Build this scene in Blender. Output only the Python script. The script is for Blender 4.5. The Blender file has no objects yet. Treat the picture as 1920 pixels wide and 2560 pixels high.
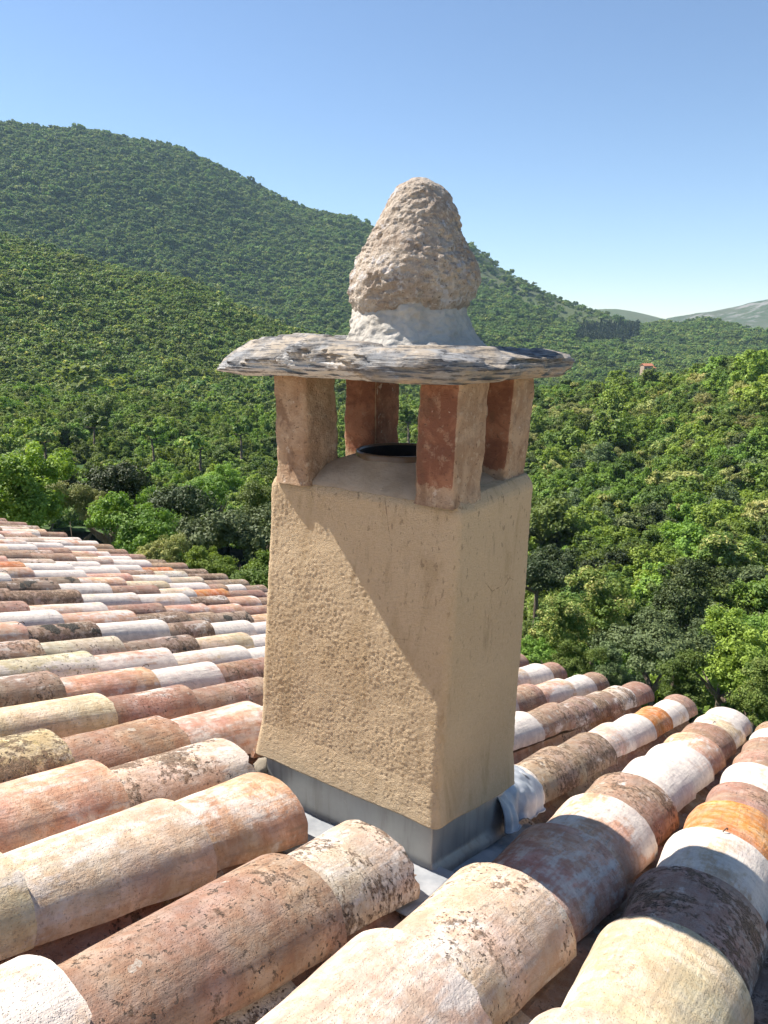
import bpy, bmesh, math, random
import numpy as np
from math import sin, cos, tan, radians, pi, sqrt, atan2
from mathutils import Vector, Matrix, noise as mnoise

S = bpy.context.scene
COL = S.collection
rng = np.random.default_rng(7)
random.seed(7)

# ------------------------------------------------------------------ camera
CAM = Vector((0.0, 0.0, 8.0))
PITCH, ROLL = radians(13.976), radians(0.432)
FPX = 1850.0                       # focal length in photo pixels (1920 x 2560)
fw = Vector((0, cos(PITCH), -sin(PITCH)))
up0 = Vector((0, sin(PITCH), cos(PITCH)))
rt0 = Vector((1, 0, 0))
rt = cos(ROLL) * rt0 + sin(ROLL) * up0
up = -sin(ROLL) * rt0 + cos(ROLL) * up0
cd = bpy.data.cameras.new('camera')
cam = bpy.data.objects.new('camera', cd)
COL.objects.link(cam)
M = Matrix((rt, up, -fw)).transposed().to_4x4()
M.translation = CAM
cam.matrix_world = M
cd.sensor_fit = 'VERTICAL'
cd.sensor_height = 24.0
cd.sensor_width = 18.0
cd.lens = 24.0 * FPX / 2560.0
cd.clip_start = 0.05
cd.clip_end = 20000
S.camera = cam

# ------------------------------------------------------------------ light
SUN_AZ, SUN_EL = radians(-63.5), radians(51.5)      # azimuth from +Y, clockwise
to_sun = Vector((sin(SUN_AZ) * cos(SUN_EL), cos(SUN_AZ) * cos(SUN_EL), sin(SUN_EL)))
sl = bpy.data.lights.new('sun', 'SUN')
sl.energy = 5.0
sl.angle = radians(0.53)
sl.color = (1.0, 0.94, 0.85)
sun = bpy.data.objects.new('sun', sl)
COL.objects.link(sun)
sun.rotation_euler = to_sun.to_track_quat('Z', 'Y').to_euler()
sun.location = (-30, 10, 60)

w = bpy.data.worlds.new('World')
S.world = w
w.use_nodes = True
wn = w.node_tree
wn.nodes.clear()
sky = wn.nodes.new('ShaderNodeTexSky')
sky.sky_type = 'NISHITA'
sky.sun_disc = False
sky.sun_elevation = SUN_EL
sky.sun_rotation = SUN_AZ
sky.altitude = 1200
sky.air_density = 1.0
sky.dust_density = 0.15
sky.ozone_density = 2.6
bg = wn.nodes.new('ShaderNodeBackground')
bg.inputs[1].default_value = 0.082
wo = wn.nodes.new('ShaderNodeOutputWorld')
wn.links.new(sky.outputs[0], bg.inputs[0])
wn.links.new(bg.outputs[0], wo.inputs[0])

S.view_settings.view_transform = 'Standard'
S.view_settings.look = 'None'
S.view_settings.exposure = 1.06
S.view_settings.gamma = 1.0
S.cycles.use_denoising = True
S.cycles.use_adaptive_sampling = True
S.cycles.adaptive_threshold = 0.025
S.cycles.max_bounces = 4
S.cycles.diffuse_bounces = 3
S.cycles.glossy_bounces = 2
S.cycles.transmission_bounces = 2
S.cycles.volume_bounces = 0
S.cycles.transparent_max_bounces = 6

# ------------------------------------------------------------------ helpers
DS = 1920 / 1659.0                 # notes were taken on a 1659 px wide view


def ray(x, y):
    """direction through a point of the 1659-px view"""
    d = rt * ((x * DS - 960) / FPX) + up * (-(y * DS - 1280) / FPX) + fw
    return d


def at(x, y, r):
    """the point at horizontal distance r seen there"""
    d = ray(x, y)
    h = sqrt(d.x * d.x + d.y * d.y)
    return CAM + d * (r / h)


def proj(p):
    q = Vector(p) - CAM
    z = q.dot(fw)
    if z <= 0.01:
        return None
    return ((960 + FPX * q.dot(rt) / z) / DS, (1280 - FPX * q.dot(up) / z) / DS)


def mesh_from(name, V, F, mats=(), smooth=True, mi=None):
    me = bpy.data.meshes.new(name)
    V = np.asarray(V, dtype=np.float32)
    if isinstance(F, np.ndarray):
        nf, k = F.shape
        me.vertices.add(len(V))
        me.vertices.foreach_set('co', V.ravel())
        me.loops.add(nf * k)
        me.loops.foreach_set('vertex_index', F.astype(np.int32).ravel())
        me.polygons.add(nf)
        me.polygons.foreach_set('loop_start', np.arange(0, nf * k, k, dtype=np.int32))
        me.polygons.foreach_set('loop_total', np.full(nf, k, dtype=np.int32))
        me.update(calc_edges=True)
        me.validate()
    else:
        me.from_pydata([tuple(map(float, v)) for v in V], [], F)
        me.update()
    if smooth:
        me.polygons.foreach_set('use_smooth', np.ones(len(me.polygons), dtype=bool))
    for m in mats:
        me.materials.append(m)
    if mi is not None:
        me.polygons.foreach_set('material_index', np.asarray(mi, dtype=np.int32))
    return me


def obj(name, me, parent=None, loc=None, rot=None, scale=None):
    o = bpy.data.objects.new(name, me)
    COL.objects.link(o)
    o.parent = parent
    if loc is not None:
        o.location = loc
    if rot is not None:
        o.rotation_euler = rot
    if scale is not None:
        o.scale = scale if hasattr(scale, '__len__') else (scale,) * 3
    return o


def tag(o, label=None, cat=None, group=None, kind=None):
    if label: o['label'] = label
    if cat: o['category'] = cat
    if group: o['group'] = group
    if kind: o['kind'] = kind
    return o


def empty(name, loc=(0, 0, 0), rot=None, scale=None):
    o = obj(name, None, None, loc, rot, scale)
    o.empty_display_size = 0.1
    return o


def grid_faces(nu, nv, wrap_u=False, off=0, flip=False):
    """quads of a (nu x nv) vertex grid, index = i*nv + j"""
    iu = np.arange(nu if wrap_u else nu - 1)
    jv = np.arange(nv - 1)
    I, J = np.meshgrid(iu, jv, indexing='ij')
    I2 = (I + 1) % nu
    a = I * nv + J; b = I2 * nv + J; c = I2 * nv + J + 1; d = I * nv + J + 1
    q = np.stack([a, b, c, d], -1).reshape(-1, 4)
    if flip:
        q = q[:, ::-1]
    return q + off


def fbm(p, oct=4, H=0.9, lac=2.1):
    return mnoise.fractal(Vector(p), H, lac, oct)


# ------------------------------------------------------------------ node materials
class NT:
    def __init__(self, name, rough=0.9, spec=0.2):
        self.m = bpy.data.materials.new(name)
        self.m.use_nodes = True
        self.t = self.m.node_tree
        self.t.nodes.clear()
        self.out = self.n('ShaderNodeOutputMaterial')
        self.bsdf = self.n('ShaderNodeBsdfPrincipled')
        self.bsdf.inputs['Roughness'].default_value = rough
        self.bsdf.inputs['Specular IOR Level'].default_value = spec
        self.l(self.bsdf.outputs[0], self.out.inputs[0])
        self.tc = self.n('ShaderNodeTexCoord')
        self._oi = None

    def n(self, t, **kw):
        x = self.t.nodes.new(t)
        for k, v in kw.items():
            setattr(x, k, v)
        return x

    def l(self, a, b):
        self.t.links.new(a, b)

    def setin(self, sock, v):
        if hasattr(v, 'links') or hasattr(v, 'is_linked'):
            self.l(v, sock)
        elif hasattr(v, '__len__') and len(v) == 3 and sock.type == 'RGBA':
            sock.default_value = (*v, 1)
        else:
            sock.default_value = v

    def oi(self):
        if not self._oi:
            self._oi = self.n('ShaderNodeObjectInfo')
        return self._oi

    def coord(self, scale=(1, 1, 1), rnd=True, kind='Object'):
        mp = self.n('ShaderNodeMapping')
        mp.inputs['Scale'].default_value = scale
        self.l(self.tc.outputs[kind], mp.inputs['Vector'])
        if not rnd:
            return mp.outputs[0]
        mul = self.math('MULTIPLY', self.oi().outputs['Random'], 137.0)
        ad = self.n('ShaderNodeVectorMath', operation='ADD')
        self.l(mp.outputs[0], ad.inputs[0])
        cb = self.n('ShaderNodeCombineXYZ')
        for i in range(3):
            self.l(mul, cb.inputs[i])
        self.l(cb.outputs[0], ad.inputs[1])
        return ad.outputs[0]

    def noise(self, vec, scale, detail=4, rough=0.6, dist=0.0):
        x = self.n('ShaderNodeTexNoise')
        self.l(vec, x.inputs['Vector'])
        x.inputs['Scale'].default_value = scale
        x.inputs['Detail'].default_value = detail
        x.inputs['Roughness'].default_value = rough
        x.inputs['Distortion'].default_value = dist
        return x.outputs['Fac']

    def voro(self, vec, scale, out='Distance', feature='F1', rand=1.0):
        x = self.n('ShaderNodeTexVoronoi', feature=feature)
        self.l(vec, x.inputs['Vector'])
        x.inputs['Scale'].default_value = scale
        x.inputs['Randomness'].default_value = rand
        return x.outputs[out]

    def math(self, op, a, b=None, clamp=False):
        x = self.n('ShaderNodeMath', operation=op, use_clamp=clamp)
        self.setin(x.inputs[0], a)
        if b is not None:
            self.setin(x.inputs[1], b)
        return x.outputs[0]

    def ramp(self, v, lo, hi, a=0.0, b=1.0):
        """smooth step of v between lo and hi (numbers or sockets)"""
        x = self.n('ShaderNodeMapRange', interpolation_type='SMOOTHSTEP')
        self.setin(x.inputs['Value'], v)
        self.setin(x.inputs['From Min'], lo)
        self.setin(x.inputs['From Max'], hi)
        x.inputs['To Min'].default_value = a
        x.inputs['To Max'].default_value = b
        return x.outputs[0]

    def mix(self, f, a, b, blend='MIX'):
        x = self.n('ShaderNodeMix', data_type='RGBA', blend_type=blend)
        self.setin(x.inputs[0], f)
        self.setin(x.inputs[6], a)
        self.setin(x.inputs[7], b)
        return x.outputs[2]

    def attr(self, name, kind='OBJECT'):
        x = self.n('ShaderNodeAttribute', attribute_type=kind, attribute_name=name)
        return x.outputs['Fac']

    def hsv(self, c, h=0.5, s=1.0, v=1.0):
        x = self.n('ShaderNodeHueSaturation')
        self.setin(x.inputs['Hue'], h)
        self.setin(x.inputs['Saturation'], s)
        self.setin(x.inputs['Value'], v)
        self.setin(x.inputs['Color'], c)
        return x.outputs[0]

    def base(self, c):
        self.setin(self.bsdf.inputs['Base Color'], c)

    def bump(self, h, strength=0.4, dist=0.004, prev=None):
        b = self.n('ShaderNodeBump')
        b.inputs['Strength'].default_value = strength
        b.inputs['Distance'].default_value = dist
        self.l(h, b.inputs['Height'])
        if prev is not None:
            self.l(prev, b.inputs['Normal'])
        self.l(b.outputs[0], self.bsdf.inputs['Normal'])
        return b.outputs[0]


# --- clay tile: colours come from the tile itself (object colour + wear amounts)
def mat_tile():
    t = NT('clay_tile', 0.92, 0.18)
    co = t.coord()
    st = t.coord((1, 0.09, 1))
    col = t.oi().outputs['Color']
    a_lime, a_lich, a_moss, a_yel = t.attr('lime'), t.attr('lichen'), t.attr('moss'), t.attr('ochre')
    n_big = t.noise(co, 9, 3, 0.55)
    n_mid = t.noise(co, 30, 5, 0.65)
    n_fine = t.noise(co, 170, 4, 0.7)
    n_st = t.noise(st, 75, 4, 0.6)
    c = t.hsv(col, t.ramp(t.noise(co, 5, 2, 0.5), 0.3, 0.7, 0.485, 0.515), t.ramp(n_mid, 0.3, 0.7, 0.78, 1.12), t.ramp(n_big, 0.3, 0.7, 0.74, 1.16))
    c = t.mix(t.ramp(n_mid, 0.42, 0.66, 0, 0.55), c, t.hsv(col, 0.485, 1.05, 0.66))
    # grey dust and dirt that every old tile carries
    c = t.mix(t.ramp(t.noise(co, 18, 6, 0.75, 0.6), 0.5, 0.68, 0, 0.36), c, (0.36, 0.29, 0.23))
    c = t.mix(t.ramp(t.noise(co, 260, 2, 0.6), 0.6, 0.72, 0, 0.35), c, (0.17, 0.12, 0.09))
    # streaks left by the mould along the tile
    c = t.mix(t.ramp(n_st, 0.5, 0.68, 0, 0.6), c, t.hsv(col, 0.5, 0.85, 0.55))
    # lime wash: large soft patches, drawn out along the tile
    lw = t.math('ADD', t.math('MULTIPLY', t.noise(t.coord((1, 0.4, 1)), 7.5, 4, 0.62, 0.4), 0.8), t.math('MULTIPLY', n_st, 0.2))
    lw = t.math('ADD', t.math('MULTIPLY', lw, 0.8), t.math('MULTIPLY', t.noise(co, 38, 5, 0.7), 0.2))
    th = t.math('SUBTRACT', 0.72, t.math('MULTIPLY', a_lime, 0.42))
    lm = t.ramp(lw, th, t.math('ADD', th, 0.085))
    lm = t.math('MULTIPLY', lm, t.ramp(n_fine, 0.2, 0.5, 0.72, 1.0))
    limec = t.mix(t.ramp(n_mid, 0.35, 0.65), (0.70, 0.625, 0.55), (0.58, 0.515, 0.47))
    c = t.mix(t.math('MULTIPLY', lm, 0.84), c, limec)
    # brown-black weathering crust
    wv = t.math('ADD', t.math('MULTIPLY', n_big, 0.45), t.math('MULTIPLY', t.noise(co, 55, 6, 0.75), 0.55))
    th2 = t.math('SUBTRACT', 0.80, t.math('MULTIPLY', a_lich, 0.47))
    wm = t.ramp(wv, th2, t.math('ADD', th2, 0.075))
    crust = t.mix(t.ramp(n_fine, 0.4, 0.65), (0.125, 0.082, 0.055), (0.27, 0.175, 0.115))
    c = t.mix(t.math('MULTIPLY', wm, 0.85), c, crust)
    # yellow-ochre lichen
    ym = t.ramp(t.noise(co, 24, 5, 0.7), t.math('SUBTRACT', 0.86, t.math('MULTIPLY', a_yel, 0.5)), t.math('SUBTRACT', 0.98, t.math('MULTIPLY', a_yel, 0.5)))
    c = t.mix(t.math('MULTIPLY', ym, 0.8), c, t.mix(n_mid, (0.52, 0.32, 0.09), (0.50, 0.44, 0.24)))
    # pale round lichen spots
    wco = t.n('ShaderNodeVectorMath', operation='ADD')
    t.l(co, wco.inputs[0])
    wn_ = t.n('ShaderNodeTexNoise')
    t.l(co, wn_.inputs['Vector'])
    wn_.inputs['Scale'].default_value = 45
    sc_ = t.n('ShaderNodeVectorMath', operation='SCALE')
    t.l(wn_.outputs['Color'], sc_.inputs[0])
    sc_.inputs['Scale'].default_value = 0.035
    t.l(sc_.outputs[0], wco.inputs[1])
    vd = t.voro(wco.outputs[0], 26)
    vc = t.n('ShaderNodeTexVoronoi')
    t.l(wco.outputs[0], vc.inputs['Vector'])
    vc.inputs['Scale'].default_value = 26
    sep = t.n('ShaderNodeSeparateColor')
    t.l(vc.outputs['Color'], sep.inputs[0])
    rad = t.math('MULTIPLY', t.ramp(sep.outputs[0], 0.74, 1.0), 0.40)
    sp = t.ramp(t.math('ADD', vd, t.math('MULTIPLY', n_fine, 0.12)), t.math('ADD', rad, 0.02), t.math('SUBTRACT', rad, 0.03))
    sp = t.math('MULTIPLY', sp, t.ramp(t.math('ADD', a_lich, t.math('MULTIPLY', a_yel, 0.6)), 0.1, 0.5))
    c = t.mix(t.math('MULTIPLY', sp, t.ramp(n_fine, 0.3, 0.62, 0.1, 0.62)), c, (0.50, 0.48, 0.42))
    # dark specks
    sk = t.math('MAXIMUM', t.ramp(t.noise(co, 95, 3, 0.6), 0.62, 0.66), t.ramp(t.noise(co, 48, 4, 0.65), 0.63, 0.67))
    sk = t.math('MULTIPLY', sk, t.ramp(n_big, 0.36, 0.52))
    sk = t.math('MULTIPLY', sk, t.ramp(a_lich, 0.05, 0.5, 0.2, 0.9))
    c = t.mix(sk, c, (0.09, 0.07, 0.055))
    # black moss cushions
    mv = t.noise(co, 13, 4, 0.6)
    th3 = t.math('SUBTRACT', 0.82, t.math('MULTIPLY', a_moss, 0.36))
    mm = t.ramp(mv, th3, t.math('ADD', th3, 0.05))
    c = t.mix(t.math('MULTIPLY', mm, 0.92), c, t.mix(t.ramp(n_fine, 0.35, 0.7), (0.05, 0.047, 0.04), (0.17, 0.16, 0.14)))
    t.base(c)
    h = t.math('ADD', t.math('MULTIPLY', n_st, 0.45), t.math('MULTIPLY', n_fine, 0.35))
    h = t.math('ADD', h, t.math('MULTIPLY', n_mid, 0.5))
    h = t.math('ADD', h, t.math('MULTIPLY', mm, t.math('MULTIPLY', n_fine, 4.0)))
    h = t.math('ADD', h, t.math('MULTIPLY', wm, t.math('MULTIPLY', n_fine, 0.9)))
    pit = t.ramp(t.voro(co, 210), 0.0, 0.28)
    h = t.math('ADD', h, t.math('MULTIPLY', pit, 0.35))
    h = t.math('SUBTRACT', h, t.math('MULTIPLY', sk, 0.3))
    t.bump(h, 0.85, 0.007)
    return t.m


def mat_stucco():
    t = NT('ochre_render', 0.95, 0.1)
    co = t.coord(rnd=False)
    big = t.noise(co, 3.0, 3, 0.5)
    fine = t.noise(co, 150, 4, 0.7)
    c = t.mix(t.ramp(big, 0.3, 0.7), (0.56, 0.415, 0.255), (0.615, 0.47, 0.30))
    c = t.mix(t.ramp(fine, 0.35, 0.75, 0, 0.6), c, (0.68, 0.54, 0.37))
    # washed-down grime streaks and specks
    st = t.coord((1, 1, 0.16), rnd=False)
    s1 = t.noise(st, 42, 4, 0.65)
    s2 = t.noise(t.coord((1, 1, 0.5), rnd=False), 95, 3, 0.6)
    pat = t.ramp(t.noise(co, 5, 3, 0.6), 0.46, 0.62)
    sepz = t.n('ShaderNodeSeparateXYZ')
    t.l(t.tc.outputs['Object'], sepz.inputs[0])
    hi = t.ramp(sepz.outputs[2], 0.25, 0.85, 0.25, 1.0)
    g = t.math('MULTIPLY', t.math('MULTIPLY', t.ramp(s1, 0.52, 0.68), pat), hi)
    c = t.mix(t.math('MULTIPLY', g, 0.5), c, (0.26, 0.175, 0.10))
    # damp tide-marks and hairline cracks
    c = t.mix(t.ramp(t.noise(t.coord((1, 1, 0.35), rnd=False), 9, 5, 0.7, 0.8), 0.5, 0.66, 0, 0.42), c, (0.40, 0.28, 0.155))
    ck = t.voro(t.coord((1, 1, 0.8), rnd=False), 6.5, feature='DISTANCE_TO_EDGE')
    ckm = t.math('MULTIPLY', t.ramp(t.math('ADD', ck, t.math('MULTIPLY', t.math('SUBTRACT', t.noise(co, 45, 4, 0.7), 0.5), 0.05)), 0.006, 0.0), t.ramp(t.noise(co, 4.3, 2, 0.5), 0.56, 0.62))
    c = t.mix(t.math('MULTIPLY', ckm, 0.6), c, (0.16, 0.10, 0.06))
    g2 = t.math('MULTIPLY', t.ramp(s2, 0.60, 0.68), hi)
    c = t.mix(t.math('MULTIPLY', g2, 0.5), c, (0.17, 0.11, 0.07))
    t.base(c)
    t.bump(t.noise(co, 290, 3, 0.75), 1.0, 0.006)
    return t.m


def mat_pillar():
    t = NT('pillar_brick_and_render', 0.93, 0.15)
    co = t.coord()
    a = t.noise(co, 13, 6, 0.7, 0.6)
    b = t.noise(co, 42, 6, 0.75)
    br = t.attr('brick', 'GEOMETRY')
    r1 = t.mix(t.ramp(a, 0.40, 0.60), (0.33, 0.215, 0.135), (0.44, 0.31, 0.205))
    r1 = t.mix(t.ramp(b, 0.54, 0.64, 0, 0.7), r1, (0.52, 0.40, 0.285))
    r2 = t.mix(t.ramp(a, 0.42, 0.60), (0.20, 0.088, 0.055), (0.31, 0.15, 0.09))
    r2 = t.mix(t.ramp(b, 0.55, 0.66, 0, 0.6), r2, (0.38, 0.25, 0.165))
    m = t.ramp(t.math('ADD', br, t.math('MULTIPLY', t.math('SUBTRACT', t.noise(co, 24, 5, 0.7), 0.5), 1.3)), 0.42, 0.58)
    c = t.mix(m, r1, r2)
    # soot and damp stains
    c = t.mix(t.ramp(t.noise(t.coord((1, 1, 0.5)), 17, 5, 0.7), 0.52, 0.64, 0, 0.55), c, (0.15, 0.085, 0.055))
    c = t.mix(t.ramp(t.noise(co, 110, 3, 0.6), 0.62, 0.68, 0, 0.6), c, (0.09, 0.05, 0.035))
    c = t.mix(t.ramp(t.noise(co, 33, 4, 0.6), 0.66, 0.70, 0, 0.6), c, (0.58, 0.49, 0.40))
    t.base(c)
    t.bump(t.math('ADD', b, t.math('MULTIPLY', t.noise(co, 170, 3, 0.7), 0.6)), 0.8, 0.008)
    return t.m


def mat_schist():
    t = NT('schist', 0.75, 0.35)
    co = t.coord(rnd=False)
    lay = t.noise(t.coord((1, 1, 9), rnd=False), 11, 6, 0.65, 0.3)
    a = t.noise(co, 12, 5, 0.65)
    c = t.mix(t.ramp(lay, 0.35, 0.65), (0.10, 0.105, 0.115), (0.29, 0.285, 0.28))
    # rusty weathered upper sheets
    geo = t.n('ShaderNodeNewGeometry')
    sx = t.n('ShaderNodeSeparateXYZ')
    t.l(geo.outputs['Normal'], sx.inputs[0])
    c = t.mix(t.math('MULTIPLY', t.ramp(a, 0.40, 0.62), 0.75), c, (0.36, 0.285, 0.20))
    # lime smears on the front edge
    sm = t.attr('lime_smear', 'GEOMETRY')
    lm = t.ramp(t.math('ADD', sm, t.math('MULTIPLY', t.math('SUBTRACT', t.noise(co, 34, 5, 0.7), 0.5), 1.1)), 0.45, 0.62)
    cr_ = t.ramp(t.noise(t.coord((1, 1, 14), rnd=False), 16, 5, 0.7, 0.2), 0.53, 0.565)
    c = t.mix(t.math('MULTIPLY', lm, 0.85), c, (0.50, 0.485, 0.46))
    c = t.mix(t.math('MULTIPLY', cr_, 0.8), c, (0.05, 0.048, 0.05))
    c = t.mix(t.ramp(t.noise(co, 75, 4, 0.7), 0.62, 0.74, 0, 0.6), c, (0.08, 0.075, 0.07))
    t.base(c)
    h = t.math('ADD', t.math('MULTIPLY', lay, 1.2), t.math('MULTIPLY', t.noise(co, 110, 4, 0.7), 0.5))
    t.bump(h, 0.7, 0.006)
    return t.m


def mat_boulder():
    t = NT('granite_boulder', 0.9, 0.2)
    co = t.coord(rnd=False)
    a = t.noise(co, 14, 5, 0.65)
    b = t.noise(co, 60, 5, 0.75)
    c = t.mix(t.ramp(a, 0.35, 0.65), (0.345, 0.27, 0.21), (0.47, 0.395, 0.32))
    c = t.mix(t.ramp(b, 0.5, 0.7, 0, 0.7), c, (0.62, 0.55, 0.46))
    c = t.mix(t.ramp(t.noise(co, 21, 4, 0.6), 0.58, 0.63, 0, 0.75), c, (0.56, 0.53, 0.52))
    c = t.mix(t.ramp(t.noise(co, 120, 3, 0.6), 0.60, 0.70, 0, 0.8), c, (0.12, 0.09, 0.07))
    g1 = t.noise(co, 85, 4, 0.7)
    c = t.mix(t.ramp(g1, 0.56, 0.62, 0, 0.6), c, (0.60, 0.54, 0.47))
    c = t.mix(t.ramp(g1, 0.42, 0.36, 0, 0.55), c, (0.19, 0.14, 0.10))
    c = t.mix(t.ramp(t.noise(co, 30, 5, 0.7, 0.6), 0.40, 0.35, 0, 0.4), c, (0.19, 0.135, 0.095))
    t.base(c)
    h = t.math('ADD', b, t.math('MULTIPLY', t.noise(co, 190, 3, 0.7), 0.6))
    h = t.math('ADD', h, t.math('MULTIPLY', g1, 0.9))
    t.bump(h, 0.9, 0.008)
    return t.m


def mat_simple(name, c1, c2, scale=30, rough=0.9, spec=0.2, bump=0.4, dist=0.004, rnd=False, metallic=0.0):
    t = NT(name, rough, spec)
    co = t.coord(rnd=rnd)
    a = t.noise(co, scale, 5, 0.65)
    t.base(t.mix(t.ramp(a, 0.35, 0.65), c1, c2))
    t.bsdf.inputs['Metallic'].default_value = metallic
    if bump:
        t.bump(t.noise(co, scale * 4, 4, 0.7), bump, dist)
    return t.m


def mat_zinc():
    t = NT('zinc_sheet', 0.5, 0.4)
    co = t.coord(rnd=False)
    a = t.noise(co, 7, 5, 0.6)
    st = t.noise(t.coord((1, 1, 0.12), rnd=False), 40, 4, 0.6)
    c = t.mix(t.ramp(a, 0.3, 0.7), (0.30, 0.30, 0.29), (0.42, 0.42, 0.40))
    c = t.mix(t.ramp(st, 0.45, 0.7, 0, 0.5), c, (0.22, 0.21, 0.19))
    c = t.mix(t.ramp(t.noise(co, 60, 4, 0.7), 0.62, 0.74, 0, 0.5), c, (0.55, 0.53, 0.48))
    t.base(c)
    t.bsdf.inputs['Metallic'].default_value = 0.55
    t.setin(t.bsdf.inputs['Roughness'], t.ramp(a, 0.3, 0.7, 0.42, 0.62))
    t.bump(a, 0.15, 0.004)
    return t.m


def mat_lead():
    t = NT('lead_sheet', 0.6, 0.4)
    co = t.coord(rnd=False)
    a = t.noise(co, 11, 5, 0.6)
    c = t.mix(t.ramp(a, 0.3, 0.7), (0.27, 0.285, 0.31), (0.46, 0.47, 0.485))
    t.base(c)
    t.bsdf.inputs['Metallic'].default_value = 0.25
    t.bump(t.noise(co, 40, 4, 0.6), 0.25, 0.004)
    return t.m


def mat_leaf(name, dark, light, warm=None, warm_amt=0.0, transl=0.3, bright=(0.75, 1.3)):
    t = NT(name, 0.62, 0.3)
    lv = t.attr('lv', 'GEOMETRY')
    rnd = t.oi().outputs['Random']
    c = t.mix(lv, dark, light)
    if warm:
        f = t.math('MULTIPLY', t.ramp(lv, 0.55, 0.95), t.ramp(rnd, 1 - warm_amt - 0.12, 1 - warm_amt + 0.1))
        c = t.mix(f, c, warm)
    rr = t.math('FRACT', t.math('MULTIPLY', rnd, 7.31))
    c = t.hsv(c, t.ramp(rr, 0.0, 1.0, 0.484, 0.516), 1.0, t.ramp(rnd, 0.0, 1.0, *bright))
    t.base(c)
    tr = t.n('ShaderNodeBsdfTranslucent')
    t.l(t.hsv(c, 0.49, 1.1, 1.25), tr.inputs[0])
    mx = t.n('ShaderNodeMixShader')
    mx.inputs[0].default_value = transl
    t.l(t.bsdf.outputs[0], mx.inputs[1])
    t.l(tr.outputs[0], mx.inputs[2])
    t.l(mx.outputs[0], t.out.inputs[0])
    return t.m


def mat_hill(name, c1, c2, c3, scale=0.02, rock=None):
    t = NT(name, 0.95, 0.1)
    co = t.coord(rnd=False)
    a = t.noise(co, scale, 6, 0.6)
    b = t.noise(co, scale * 9, 5, 0.65)
    c = t.mix(t.ramp(a, 0.35, 0.65), c1, c2)
    c = t.mix(t.ramp(b, 0.48, 0.7, 0, 0.8), c, c3)
    if rock:
        r = t.noise(co, scale * 2.2, 6, 0.7)
        c = t.mix(t.ramp(r, 0.52, 0.62), c, rock)
    t.base(c)
    return t.m


MT = mat_tile()
M_STUCCO = mat_stucco()
M_PILLAR = mat_pillar()
M_SCHIST = mat_schist()
M_BOULDER = mat_boulder()
M_COLLAR = mat_simple('lime_mortar', (0.40, 0.365, 0.315), (0.50, 0.465, 0.41), 22, 0.95, 0.1, 0.7, 0.006)
M_MORTAR = mat_simple('sand_mortar', (0.50, 0.42, 0.32), (0.62, 0.54, 0.42), 25, 0.95, 0.1, 0.9, 0.008)
M_HUMP = mat_simple('flue_mortar', (0.40, 0.30, 0.20), (0.47, 0.36, 0.25), 18, 0.95, 0.1, 0.5, 0.004)
M_ZINC = mat_zinc()
M_LEAD = mat_lead()
M_FLUE = mat_simple('glazed_flue', (0.10, 0.065, 0.035), (0.15, 0.10, 0.06), 20, 0.35, 0.5, 0.1)
M_SOOT = mat_simple('soot', (0.012, 0.011, 0.010), (0.02, 0.018, 0.016), 30, 0.7, 0.3, 0.2)
M_DECK = mat_simple('roof_board', (0.16, 0.11, 0.07), (0.22, 0.16, 0.10), 12, 0.9)
M_WIRE = mat_simple('rusty_wire', (0.10, 0.07, 0.05), (0.16, 0.11, 0.08), 60, 0.7, 0.4, 0)
M_WALL = mat_simple('house_plaster', (0.50, 0.40, 0.28), (0.56, 0.46, 0.33), 4, 0.95)

L_BRIGHT = mat_leaf('leaf_bright', (0.085, 0.155, 0.024), (0.250, 0.350, 0.058))
L_MID = mat_leaf('leaf_mid', (0.068, 0.120, 0.022), (0.190, 0.260, 0.054), (0.40, 0.38, 0.13), 0.35)
L_DARK = mat_leaf('leaf_dark', (0.024, 0.046, 0.014), (0.080, 0.110, 0.034), transl=0.15)
L_OLIVE = mat_leaf('leaf_olive', (0.075, 0.110, 0.040), (0.180, 0.220, 0.085), transl=0.2)
L_FAR = mat_leaf('leaf_far', (0.090, 0.158, 0.036), (0.200, 0.285, 0.066), (0.33, 0.33, 0.10), 0.25, 0.35, (0.75, 1.3))
L_SPUR = mat_leaf('leaf_valley', (0.100, 0.170, 0.034), (0.240, 0.320, 0.066), (0.44, 0.42, 0.13), 0.40, 0.35, (0.75, 1.3))
L_YEL = mat_leaf('leaf_blossom', (0.100, 0.155, 0.032), (0.46, 0.44, 0.16), transl=0.3)
M_BARK = mat_simple('bark', (0.10, 0.075, 0.055), (0.17, 0.135, 0.10), 8, 0.95, 0.1, 0.8, 0.02)

# ------------------------------------------------------------------ terrain
def ground_z(r):
    return CAM.z + float(np.interp(r, [0, 8, 17, 32, 58, 105, 200, 450, 1500, 9000], [-7, -8, -13.5, -19.5, -26, -30, -36, -60, -90, -90]))


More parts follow.
